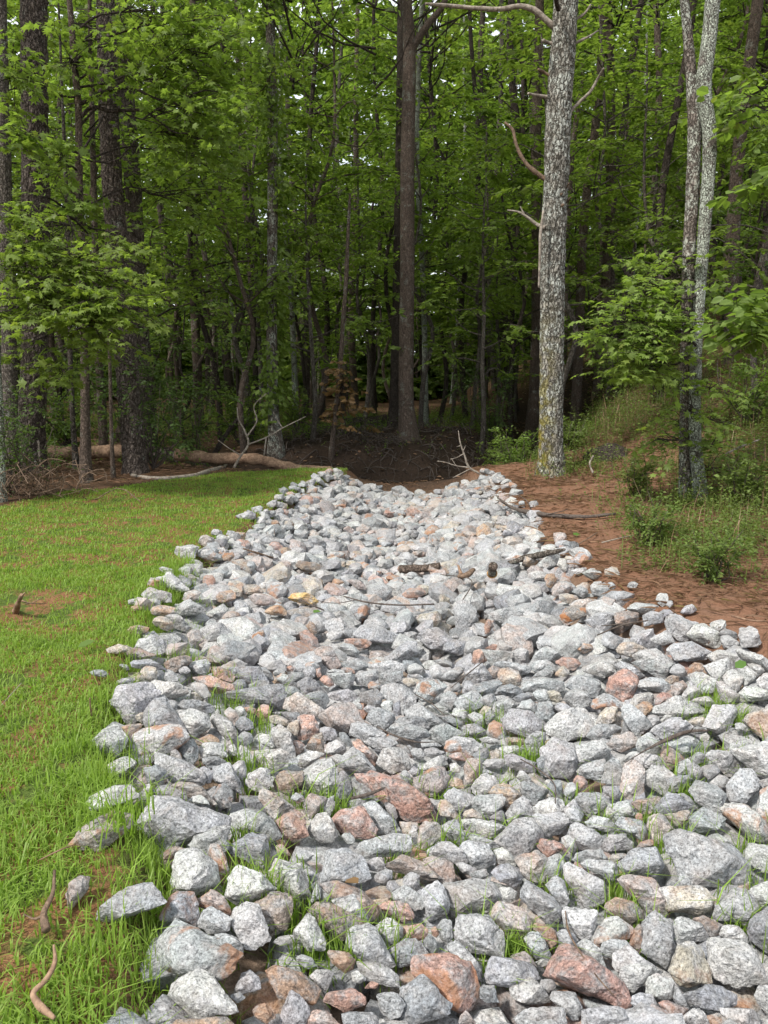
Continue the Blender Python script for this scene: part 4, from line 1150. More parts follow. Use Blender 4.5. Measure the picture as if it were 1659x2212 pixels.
def sprays(rg, starts, dirs, L, m, size, up=.32, droop=.12):
    """twigs with leaves in flat sprays; returns pos, dir, normal, size"""
    n = len(starts); t = (np.arange(m)[None] + rg.uniform(.1, .9, (n, m))) / m
    d = unit(dirs); side = unit(np.cross(d, [0, 0, 1.0]) + 1e-6)
    sg = np.where((np.arange(m) % 2) == 0, 1.0, -1.0)[None, :, None]
    L = np.broadcast_to(L, (n,))
    P = starts[:, None] + d[:, None] * (t * L[:, None])[..., None]
    P[..., 2] -= droop * (t ** 2) * L[:, None]
    ld = d[:, None] * rg.uniform(.2, .9, (n, m, 1)) + side[:, None] * sg * rg.uniform(.5, 1.0, (n, m, 1))
    ld[..., 2] -= rg.uniform(0, .5, (n, m))
    P = P + unit(ld) * (.25 * size) * rg.uniform(.5, 2.2, (n, m, 1))
    nr = np.array([0, 0, 1.0]) + rg.normal(0, up, (n, m, 3))
    sz = size * np.clip(rg.normal(1, .25, (n, m)), .5, 1.6)
    return P.reshape(-1, 3), ld.reshape(-1, 3), nr.reshape(-1, 3), sz.ravel()

def rdirs(rg, n, zlo=-.2, zhi=.5):
    a = rg.uniform(0, 6.283, n); z = rg.uniform(zlo, zhi, n); h = np.sqrt(np.maximum(0, 1 - z * z))
    return np.stack([h * np.cos(a), h * np.sin(a), z], -1)

def limb_path(rg, a, b, n=6, wig=.06, sag=0.0):
    t = np.linspace(0, 1, n)[:, None]; L = np.linalg.norm(b - a)
    P = a + (b - a) * t + rg.normal(0, wig * L, (n, 3)) * (t * (1 - t) * 4 + .15 * t)
    P[0] = a; P[:, 2] += sag * L * np.sin(math.pi * t[:, 0])
    return P

def understory_meshes(seed, H, spread, leaf_size, base=.28, nl=14, per=9, m=20, tmpl=RHOMB, mat='leaf', r0=.045, bark='bark_dark', lean=.05):
    """meshes of a small broad-leaved tree: trunk, branches, crown"""
    rg = np.random.default_rng(seed)
    top = np.array([rg.normal(0, lean * H), rg.normal(0, lean * H), H * .96])
    tp = limb_path(rg, np.zeros(3) - [0, 0, .15], top, 7, .025)
    tp = resample(tp, 22); R = np.interp(np.linspace(0, 1, 22), [0, .04, 1], [r0 * 1.35, r0, r0 * .22])
    g = Geo(); g.add(*tube(tp, R, 9, True, .12, seed)); trunk = g.mesh('trunk', M[bark])
    g = Geo(); st = []; di = []; LL = []
    for k in range(nl):
        f = base + (1 - base) * ((k + rg.uniform(0, 1)) / nl) * .98
        p = tp[min(21, int(f * 21))]; az = k * 2.4 + rg.normal(0, .4)
        ln = spread * (1.15 - .75 * f) * rg.uniform(.65, 1.25)
        q = p + np.array([math.cos(az) * ln, math.sin(az) * ln, ln * rg.uniform(.05, .5)])
        lp = resample(limb_path(rg, p, q, 5, .07, .06), 9)
        g.add(*tube(lp, np.linspace(r0 * .38 * (1.1 - f * .6), .004, 9), 5, False))
        for j in range(per):
            u = rg.uniform(.22, 1.0); i = min(8, int(u * 8.99)); s = lp[i]
            out = lp[min(8, i + 1)] - lp[max(0, i - 1)]
            d = unit(out + rg.normal(0, .75, 3) * np.linalg.norm(out)); d[2] = d[2] * .4 + rg.normal(0, .12)
            st.append(s); di.append(d); LL.append(rg.uniform(.3, .75) * (spread / 2.2) ** .5)
    st, di, LL = np.array(st), unit(np.array(di)), np.array(LL)
    branch = g.mesh('branches', M[bark])
    V, F = leaves(*sprays(rg, st, di, LL, m, leaf_size), tmpl)
    crown = mesh_np('crown', V, [F], M[mat], False)
    return trunk, branch, crown

def canopy_mesh(seed, H0, H1, R, n, size, mat='leaf'):
    """the high crown of a tall tree: leaf clusters on limbs, with gaps between them"""
    rg = np.random.default_rng(seed); K = 30
    t = rg.uniform(0, 1, K); a = rg.uniform(0, 6.283, K); rad = R * np.sqrt(rg.uniform(.05, 1, K)) * np.sin(np.clip(t * .8 + .18, 0, 1) * math.pi) ** .6
    C = np.stack([rad * np.cos(a), rad * np.sin(a), H0 + (H1 - H0) * t], -1)
    g = Geo()
    for c in C:
        p = np.array([0, 0, max(H0 * .8, c[2] - rad.mean() * .7)])
        g.add(*tube(resample(limb_path(rg, p, c, 4, .05), 6), np.linspace(.026, .006, 6), 4, False))
    k = rg.integers(0, K, n // 12); st = C[k] + rg.normal(0, 1, (len(k), 3)) * [.75, .75, .42]
    V, F = leaves(*sprays(rg, st, rdirs(rg, len(k)), .6, 12, size, .45), RHOMB)
    return g.mesh('branches', M['bark_dark']), mesh_np('crown', V, [F], M[mat], False)

CANOPY = [canopy_mesh(70 + i, 8.5 + i % 2, 19.5 + 1.5 * (i % 3), 3.3 + .25 * (i % 3), 1500, .17, ('leaf', 'leaf', 'leaf_dark', 'leaf_light')[i]) for i in range(4)]
_cn = [0]
def add_canopy(root, dx=0, dy=0, sc=1.0, dz=0.0):
    k = _cn[0]; _cn[0] += 1
    b, c = CANOPY[k % 4]
    for nm, me in (('branches', b), ('crown', c)):
        o = link(nm, me, root, (dx, dy, dz)); o.rotation_euler = (0, 0, k * 1.7); o.scale = (sc, sc, sc)

# ------------------------------------------------------------------ the tall trees, each where it stands
TREE_MARKS = []
def plates(a, z, R, pw, ph, seed):
    """height of scaly bark plates round a trunk, from the distance to the cracks between them"""
    n = max(5, int(round(2 * math.pi * R / pw))); u = a / (2 * math.pi) * n; w = z / ph
    w = w + .35 * np.sin(a * 3 + z * 2); iu = np.floor(u).astype(np.int64); iw = np.floor(w).astype(np.int64)
    d1 = np.full(u.shape, 9.0); d2 = np.full(u.shape, 9.0); idn = np.zeros(u.shape)
    for du in (-1, 0, 1):
        for dw in (-1, 0, 1):
            cu, cw = iu + du, iw + dw; k = cu % n
            jx = _h(k, cw, cw * 0, seed); jy = _h(k, cw, cw * 0 + 5, seed + 1)
            d = np.hypot(cu + jx - u, cw + jy - w); m = d < d1
            d2 = np.where(m, d1, np.minimum(d2, d)); idn = np.where(m, _h(k, cw, cw * 0 + 9, seed + 2), idn); d1 = np.where(m, d, d1)
    return S(.02, .22, d2 - d1) * (.7 + .6 * idn) - .3 * d1

def trunk_mesh(path, radii, bark, seed, seg=28, step=.09, rough=.10, flare=1.35, freq=7.0, scaly=None):
    L = np.linalg.norm(np.diff(path, axis=0), axis=1).sum(); n = int(np.clip(L / step, 24, 260 if scaly is None else 520))
    P = resample(path, n); d = np.r_[0, np.cumsum(np.linalg.norm(np.diff(path, axis=0), axis=1))]
    R = np.interp(np.linspace(0, d[-1], n), d, radii)
    h = P[:, 2] - P[0, 2]; R = R * (1 + (flare - 1) * np.exp(-np.maximum(h - .15, 0) / .22))
    g = Geo(); V, T, Q = tube(P, R, seg, True, rough, seed, freq)
    if scaly:
        a = np.tile(np.linspace(0, 2 * math.pi, seg, endpoint=False), n); zz = np.repeat(P[:, 2], seg); C = np.repeat(P, seg, 0)
        o = unit(V[:n * seg] - C); lump = .35 * fbm(np.stack([zz * 1.1, np.cos(a), np.sin(a)], -1), 3, seed)
        V[:n * seg] += o * (scaly[2] * plates(a, zz, float(R[n // 8]), scaly[0], scaly[1], seed) + .03 * lump)[:, None]
    g.add(V, T, Q); return g.mesh('trunk', M[bark], scaly is None), P, R

def tall_tree(name, label, ub, vb, pts, bark, cat='tree', seed=1, top=19.0, canopy=True, depth=None, seg=28, rough=.1, mark=None, group=None, scaly=None):
    """pts: (u, v, width) of the trunk upward from the base at (ub, vb), all in photo units"""
    base = on_ground(ub, vb) if depth is None else None
    if depth is not None:
        p = at_depth(ub, vb, depth); base = np.array([p[0], depth, float(zg(p[0], depth))])
    y = base[1]; root = empty(name, tuple(base), label, cat, group)
    path = [[0, 0, -.25], [0, 0, 0]]; w0 = pts[0][2] if len(pts[0]) > 2 else 20
    rad = [w0 / 2 * y / F_PX] * 2
    for (u, v, w) in pts[1:]:
        p = at_depth(u, v, y) - base; path.append(p); rad.append(w / 2 * y / F_PX)
    a, b = np.array(path[-2]), np.array(path[-1]); dv = (b - a) / max(1e-6, b[2] - a[2]); dv[:2] = np.clip(dv[:2], -.06, .06)
    if top and top > b[2] + 1: path.append(b + dv * (top - b[2])); rad.append(rad[-1] * .45)
    me, P, R = trunk_mesh(np.array(path, float), np.array(rad), bark, seed, seg, .09 if scaly is None else .03, rough, scaly=scaly)
    link('trunk', me, root)
    if canopy: add_canopy(root, *(path[-1][:2]))
    TREE_MARKS.append((mark or label, ub, vb, y))
    return root, P, R, y

def limb(root, name, pts, y, base, widths, bark, seg=10, bend=.0, label=None, rough=.22):
    """a limb drawn through photo points at depth y (a list of depth offsets may be given as third value)"""
    Q = np.array([at_depth(p[0], p[1], y + (p[2] if len(p) > 2 else 0)) for p in pts]) - base
    n = max(8, 5 * len(pts)); P = resample(Q, n); R = np.interp(np.linspace(0, 1, n), np.linspace(0, 1, len(widths)), widths) / 2 * y / F_PX
    g = Geo(); g.add(*tube(P, R, seg, True, rough, int(abs(pts[0][0])) % 97, 9)); o = link(name, g.mesh(name, M[bark]), root)
    if label: o['label'] = label
    return P

def leaf_cluster(root, base, clusters, rg, size, tmpl, mat, name='foliage', bark='bark_dark', anchor=None, twigs=True, up=.3, thin=.62):
    """leafy twigs filling flattened clusters (u, v, ru, rv, depth, number of twigs) and the branches that carry them"""
    lf = []
    for (u, v, ru, rv, y, n) in clusters:
        n = max(6, int(n * thin)); v += rg.normal(0, 9); g = Geo()
        c = at_depth(u, v, y) - base; k = y / F_PX
        off = rg.normal(0, .5, (n, 3)); st = c + off * [ru * k, ru * k * .9, rv * k * 1.7]
        dd = rdirs(rg, n, -.5, .35)
        L = rg.uniform(.22, .5, n)
        lf.append(sprays(rg, st, dd, L, 9, size, up + .18))
        if anchor is not None:
            a = np.array(anchor(u, v)) if callable(anchor) else np.array(anchor)
            lp = resample(limb_path(rg, a, c, 5, .05, .05), 10); g.add(*tube(lp, np.linspace(.016, .006, 10), 6, False))
            if twigs:
                for s, d, l in list(zip(st, dd, L))[:26]:
                    j = lp[rg.integers(5, 10)]
                    g.add(*tube(resample(limb_path(rg, j, s, 3, .05), 4), np.linspace(.006, .003, 4), 4, False))
                    g.add(*tube(np.array([s, s + d * l]), [.0035, .0015], 4, False))
            link('branch', g.mesh('branch', M[bark]), root)
    V, F = leaves(*[np.concatenate(x) for x in zip(*lf)], tmpl)
    link(name, mesh_np(name, V, [F], M[mat], False), root)

def ivy(root, P, R, rg, z0, z1, n, size=.075, tmpl=OVAL, mat='leaf', spread=.06):
    """a climbing vine: leaves held out from the trunk, and its stem"""
    k = rg.uniform(0, 1, n); z = z0 + (z1 - z0) * k; i = np.clip(np.searchsorted(P[:, 2], z), 0, len(P) - 1)
    a = rg.uniform(0, 6.283, n); clump = .5 + fbm(np.stack([z * 1.6, a * .7, z * 0], -1), 2, 3); keep = clump > rg.uniform(.25, .75, n)
    z, i, a = z[keep], i[keep], a[keep]; o = np.stack([np.cos(a), np.sin(a), a * 0], -1)
    pos = P[i] * [1, 1, 0] + np.stack([z * 0, z * 0, z], -1) + o * (R[i] + rg.gamma(1.5, spread / 1.5, len(z)))[:, None]
    d = o * .6 + rg.normal(0, .5, (len(z), 3)); d[:, 2] -= .5
    V, F = leaves(pos, d, o + rg.normal(0, .35, o.shape) + [0, 0, .5], size * rg.uniform(.6, 1.3, len(z)), tmpl)
    f = link('vine', mesh_np('vine', V, [F], M[mat], False), root)
    zz = np.linspace(z0, z1, 60); ii = np.clip(np.searchsorted(P[:, 2], zz), 0, len(P) - 1); an = 1.2 + np.sin(zz * 1.3) * 1.1 - 1.6
    g = Geo(); g.add(*tube(P[ii] * [1, 1, 0] + np.stack([zz * 0, zz * 0, zz], -1) + np.stack([np.cos(an), np.sin(an), an * 0], -1) * (R[ii] * 1.02)[:, None], .009, 5, False))
    link('stem', g.mesh('stem', M['twig']), f)

def build_trees():
    rg = np.random.default_rng(5)
    # left margin
    tall_tree('pine_tree', 'thick dark-footed pine with a pale wooden stake against its base', 68, 1022, [(68, 1022, 58), (76, 760, 50), (78, 480, 50), (75, 250, 49), (73, 0, 46)], 'bark_pine', seed=3, seg=96, scaly=(.075, .14, .014), mark='thick pine with the stake')
    tall_tree('oak_tree', 'grey ridged trunk close behind the thick pine by the left margin', 28, 1035, [(28, 1035, 34), (20, 760, 30), (12, 480, 30), (4, 200, 27), (0, 0, 24)], 'bark_grey', seed=4, mark='grey ridged trunk')
    tall_tree('lichened_tree', 'slim lichen-white trunk cut by the left edge above the vines', 4, 1084, [(4, 1084, 20), (2, 940, 15), (-4, 800, 13), (-16, 500, 11), (-30, 0, 8)], 'bark_lichen', seed=5, top=9, canopy=False, mark='lichen-white slim trunk')
    # slim maple with crooked limbs
    r, P, R, y = tall_tree('maple_tree', 'slim dark maple with long crooked limbs reaching over the pines', 187, 1042, [(187, 1042, 26), (184, 880, 19), (182, 754, 16), (177, 550, 15), (170, 350, 15), (170, 250, 14), (160, 125, 13), (150, 0, 11)], 'bark_brown', seed=6, top=10, canopy=False, seg=18, mark='slim crooked maple')
    b = np.array(r.location)
    limb(r, 'limb', [(170, 258), (198, 232), (240, 240), (262, 239), (310, 240), (345, 262), (375, 285), (412, 288)], y, b, [9, 8, 6, 4, 2], 'bark_dark')
    limb(r, 'limb', [(162, 130), (190, 108), (235, 98)], y, b, [7, 5, 3], 'bark_dark')
    limb(r, 'limb', [(173, 225), (222, 200), (255, 190), (292, 192), (325, 208), (362, 220), (400, 222), (412, 208), (440, 196), (470, 198)], y, b, [8, 7, 5, 4, 2], 'bark_dark')
    limb(r, 'limb', [(170, 335), (148, 320), (122, 300)], y, b, [5, 4, 2], 'bark_dark')
    cl = [(240, 60, 110, 40, y + 3.4, 90), (390, 60, 120, 40, y + .3, 90), (150, 110, 70, 40, y - .3, 46), (360, 150, 100, 34, y, 100), (430, 230, 90, 30, y, 90), (250, 300, 100, 34, y + 3.6, 80),
          (400, 330, 100, 40, y + .4, 90), (130, 340, 50, 34, y - .6, 36), (20, 150, 40, 50, y - .8, 34), (30, 300, 50, 22, y - 1.2, 34), (150, 440, 60, 34, y - .5, 40), (390, 430, 100, 44, y + 1.5, 80), (470, 130, 80, 50, y + .4, 80), (480, 330, 70, 50, y + 2.5, 70), (330, 40, 60, 40, y, 40)]
    leaf_cluster(r, b, cl, rg, .105, STAR, 'leaf_light', anchor=lambda u, v: at_depth(170, v + 40, y) - b)
    # low maple boughs hanging in front
    cl = [(40, 470, 50, 16, y - 1.6, 34), (130, 790, 40, 16, y - 1.4, 30), (60, 760, 50, 20, y - 1.2, 30), (270, 540, 40, 16, y - .9, 34), (60, 540, 80, 20, y - 1.6, 60), (160, 560, 80, 24, y - 1.7, 70), (240, 590, 60, 22, y - 1.5, 60), (80, 620, 80, 26, y - 1.5, 70), (190, 640, 70, 28, y - 1.9, 80), (210, 710, 60, 30, y - 1.9, 70), (110, 680, 70, 26, y - 1.8, 60), (20, 690, 40, 20, y - 1.6, 35), (20, 590, 50, 20, y - 1.8, 40), (255, 660, 40, 22, y - 1.8, 40)]
    leaf_cluster(r, b, cl, rg, .10, STAR, 'leaf_light', name='low_foliage', anchor=lambda u, v: at_depth(178, v - 60, y) - b, thin=.5)
    # the pair of pines
    tall_tree('pine_tree', 'leaning plated pine with a black foot, left one of a pair', 293, 1022, [(293, 1022, 48), (280, 880, 44), (268, 700, 42), (258, 560, 40), (244, 420, 38), (236, 260, 36), (231, 100, 34), (228, 0, 32)], 'bark_pine', seed=8, seg=84, scaly=(.07, .13, .013), mark='leaning pine')
    tall_tree('pine_tree', 'straight plated pine standing behind the leaning pine', 322, 978, [(322, 978, 36), (310, 800, 33), (299, 620, 31), (293, 500, 31), (284, 350, 31), (272, 180, 29), (268, 60, 28)], 'bark_pine', seed=9, seg=72, scaly=(.07, .13, .012), mark='straight pine')
    tall_tree('sapling', 'thin straight sapling before the fallen logs', 245, 1032, [(245, 1032, 10), (241, 940, 8), (238, 810, 7), (232, 640, 6), (228, 500, 5)], 'bark_brown', seed=10, top=0, canopy=False, seg=12, mark='thin straight sapling')
    tall_tree('broken_tree', 'slim brown trunk between the maple and the leaning pine', 226, 987, [(226, 987, 20), (216, 820, 17), (208, 650, 15), (205, 520, 13), (200, 300, 11)], 'bark_brown', seed=11, top=9, canopy=False, seg=16, mark='slim brown trunk')
    tall_tree('sapling', 'thin grey stem forking off beside the slim maple', 165, 1012, [(165, 1012, 14), (158, 920, 11), (150, 700, 10), (147, 500, 9), (142, 380, 8)], 'bark_grey', seed=12, top=7, canopy=False, seg=12, mark='thin grey stem')
    # ivy clad
    r, P, R, y = tall_tree('ivy_tree', 'slim vine-clad trunk standing at the end of the fallen log', 597, 988, [(597, 988, 34), (591, 900, 24), (587, 750, 22), (588, 560, 21), (589, 380, 21), (588, 220, 20), (584, 90, 19), (585, 0, 18)], 'bark_mottled', seed=13, mark='vine-clad trunk')
    ivy(r, P, R, rg, .6, 11, 6000, .12, OVAL, 'leaf_light', .16)
    # dark twin stems
    tall_tree('twin_tree', 'dark slim trunk left of the vine-clad trunk', 558, 872, [(558, 872, 17), (548, 700, 15), (538, 520, 14), (526, 360, 14), (519, 230, 13), (512, 0, 11)], 'bark_dark', seed=14, seg=18, mark='dark slim trunk', depth=22)
    tall_tree('twin_tree', 'paler thin stem crossing beside the dark slim trunk', 566, 890, [(566, 890, 10), (553, 600, 9), (545, 480, 9), (536, 330, 9), (532, 240, 8)], 'bark_grey', seed=15, top=12, seg=14, mark='paler thin stem', depth=21, canopy=False)
    # the middle pair on the dark bank
    r, P, R, y = tall_tree('hardwood_tree', 'smooth brown trunk on top of the dark bank, forked high up', 882, 948, [(882, 948, 44), (878, 880, 33), (878, 740, 31), (880, 560, 30), (880, 380, 29), (883, 200, 27), (884, 90, 25), (878, 0, 20)], 'bark_brown', seed=16, rough=.05, mark='smooth brown trunk')
    b = np.array(r.location)
    limb(r, 'limb', [(886, 112), (905, 80), (928, 48), (952, 20), (975, -40)], y, b, [17, 15, 13, 11, 9], 'bark_brown')
    tall_tree('hardwood_tree', 'darker trunk touching the smooth brown trunk on the bank', 850, 950, [(850, 950, 27), (852, 860, 21), (858, 640, 20), (862, 420, 19), (866, 200, 18), (868, 0, 17)], 'bark_dark', seed=17, mark='darker twin trunk', depth=18.9)
    # leaning sapling
    r, P, R, y = tall_tree('sapling', 'bare leaning sapling with a clump of wilted leaves', 716, 1000, [(716, 1000, 12), (724, 900, 10), (734, 800, 10), (742, 680, 9), (748, 600, 9), (752, 500, 7), (756, 420, 5)], 'bark_brown', seed=18, top=0, canopy=False, seg=12, mark='bare leaning sapling')
    leaf_cluster(r, np.array(r.location), [(735, 850, 36, 40, y, 34), (752, 870, 20, 36, y, 24)], rg, .12, OVAL, 'leaf_dry', anchor=at_depth(731, 820, y) - np.array(r.location), up=1.2)
    # snag behind the pale trunk
    r, P, R, y = tall_tree('snag', 'brown bare trunk close behind the big pale trunk', 1148, 962, [(1148, 962, 36), (1155, 850, 25), (1159, 700, 22), (1159, 500, 21), (1158, 330, 20), (1162, 160, 19), (1166, 0, 17)], 'bark_brown', seed=19, top=13, canopy=False, mark='brown bare trunk', rough=.08)
    # the pale tree
    r, P, R, y = tall_tree('oak_tree', 'big pale grey-green trunk with broken stubs by the channel end', 1190, 1024, [(1190, 1024, 54), (1190, 960, 48), (1192, 760, 46), (1194, 560, 47), (1200, 420, 47), (1207, 240, 49), (1216, 110, 47), (1222, 0, 44)], 'bark_hero', seed=20, seg=130, rough=.06, scaly=(.062, .095, .013), mark='big pale trunk')
    b = np.array(r.location)
    limb(r, 'dead_limb', [(1196, 58), (1178, 42), (1150, 20), (1128, 14), (1080, 20), (1030, 18), (975, 13), (919, 8, -.2)], y, b, [13, 11, 9, 8, 7, 5], 'wood_pale', label='long white dead limb')
    limb(r, 'stub', [(1192, 210), (1172, 208), (1141, 202, -.2)], y, b, [7, 6, 5], 'wood_pale')
    limb(r, 'stub', [(1194, 95), (1184, 92), (1174, 87, -.3)], y, b, [7, 7, 6], 'wood_pale')
    limb(r, 'stub', [(1190, 165), (1178, 158), (1163, 150, -.3)], y, b, [7, 6, 4], 'wood_brown')
    limb(r, 'dead_limb', [(1184, 392), (1165, 378), (1138, 355), (1122, 330), (1112, 300), (1108, 282), (1090, 264)], y, b, [10, 9, 8, 7, 5], 'wood_brown', label='crooked brown dead limb')
    limb(r, 'dead_limb', [(1178, 492, -.1), (1160, 485), (1140, 470), (1120, 458), (1096, 454)], y, b, [8, 7, 5, 3], 'wood_pale')
    limb(r, 'twig', [(1134, 466), (1128, 455), (1124, 446)], y, b, [4, 3, 2], 'wood_pale')
    limb(r, 'dead_limb', [(1228, 245), (1252, 220), (1275, 198), (1290, 172), (1304, 148, -.2)], y, b, [8, 6, 5, 4], 'wood_pale')
    limb(r, 'dead_limb', [(1238, 95), (1262, 84), (1292, 66, .3)], y, b, [6, 4, 3], 'wood_pale')
    limb(r, 'dead_limb', [(1242, 42), (1262, 30), (1276, 10)], y, b, [6, 5, 4], 'wood_pale')
    limb(r, 'stub', [(1214, 444, -.2), (1225, 436), (1233, 426, -.3)], y, b, [6, 5, 3], 'wood_brown')
    limb(r, 'stub', [(1212, 420, -.2), (1222, 412), (1228, 396, -.3)], y, b, [4, 3, 2], 'wood_brown')
    limb(r, 'stub', [(1206, 20, -.25), (1202, 5, -.4), (1200, -15, -.5)], y, b, [9, 8, 7], 'bark_dark')
    limb(r, 'hanging_vine', [(1174, 455, -.25), (1168, 500, -.3), (1166, 560, -.3), (1164, 622, -.3)], y, b, [5, 6, 5, 4], 'wood_pale')
    # right of it
    tall_tree('hardwood_tree', 'slim straight brown trunk rising on the slope behind the big pale trunk', 1243, 920, [(1243, 920, 26), (1248, 800, 20), (1254, 640, 19), (1260, 500, 18), (1272, 380, 17), (1290, 240, 16), (1300, 100, 14)], 'bark_brown', seed=21, mark='slim brown slope trunk')
    # the pair at the right
    r, P, R, y = tall_tree('forked_tree', 'dark mossy trunk crossing behind the lichen-spotted trunk', 1478, 1080, [(1478, 1080, 26), (1480, 960, 24), (1482, 760, 24), (1488, 560, 25), (1496, 400, 26), (1500, 250, 27), (1492, 150, 21), (1482, 40, 18), (1478, 0, 17)], 'bark_mottled', seed=22, seg=30, mark='dark mossy trunk')
    r, P, R, y = tall_tree('forked_tree', 'lichen-spotted pale trunk with ivy round its foot', 1512, 1082, [(1512, 1082, 30), (1502, 960, 25), (1504, 760, 24), (1512, 620, 24), (1524, 460, 25), (1532, 280, 27), (1520, 190, 29), (1530, 100, 29), (1540, 0, 28)], 'bark_lichen', seed=23, seg=30, mark='lichen-spotted trunk')
    b = np.array(r.location)
    cl = [(1530, 1000, 34, 24, y + .2, 26), (1470, 935, 36, 20, y + .2, 26), (1545, 950, 26, 14, y - .1, 18), (1430, 950, 30, 16, y - .3, 18), (1550, 915, 18, 10, y, 10), (1490, 880, 26, 20, y - .2, 16), (1535, 858, 30, 12, y - .1, 14)]
    leaf_cluster(r, b, cl, rg, .075, STAR, 'leaf_light', name='ivy', anchor=lambda u, v: at_depth(1506, v + 12, y) - b)
    cl = [(1395, 640, 50, 20, y - .5, 42), (1350, 690, 50, 20, y - .7, 40), (1410, 690, 46, 26, y - .6, 40), (1440, 645, 22, 18, y - .4, 16), (1310, 740, 40, 18, y - .8, 26), (1385, 745, 44, 22, y - .8, 36), (1435, 740, 32, 24, y - .5, 26), (1430, 810, 36, 18, y - .5, 26), (1400, 800, 28, 12, y - .7, 16), (1470, 840, 20, 12, y - .3, 10), (1520, 650, 26, 22, y + .5, 20), (1470, 590, 40, 24, y + .4, 20), (1440, 560, 36, 20, y, 18)]
    leaf_cluster(r, b, cl, rg, .085, STAR, 'leaf_light', name='side_foliage', anchor=lambda u, v: at_depth(1505, v - 20, y) - b)
    # big-leaved boughs from a tree just beyond the right margin
    r, P, R, y = tall_tree('hickory_tree', 'large-leaved tree whose boughs reach in from the right margin', 1725, 1010, [(1725, 1010, 34), (1722, 700, 28), (1720, 300, 24), (1722, 0, 22)], 'bark_grey', seed=24, depth=8.8, mark='large-leaved tree')
    b = np.array(r.location)
    cl = [(1620, 650, 40, 16, y - 1.2, 26), (1640, 690, 30, 20, y - 1.2, 26), (1600, 690, 40, 12, y - 1.3, 20), (1650, 385, 18, 12, y - 1.2, 10), (1648, 395, 20, 14, y - 1.1, 8), (1640, 215, 40, 20, y - .6, 22), (1600, 240, 40, 20, y, 20)]
    leaf_cluster(r, b, cl, rg, .115, OVAL, 'leaf', anchor=lambda u, v: at_depth(1722, v + 30, y) - b, up=.4)
build_trees()

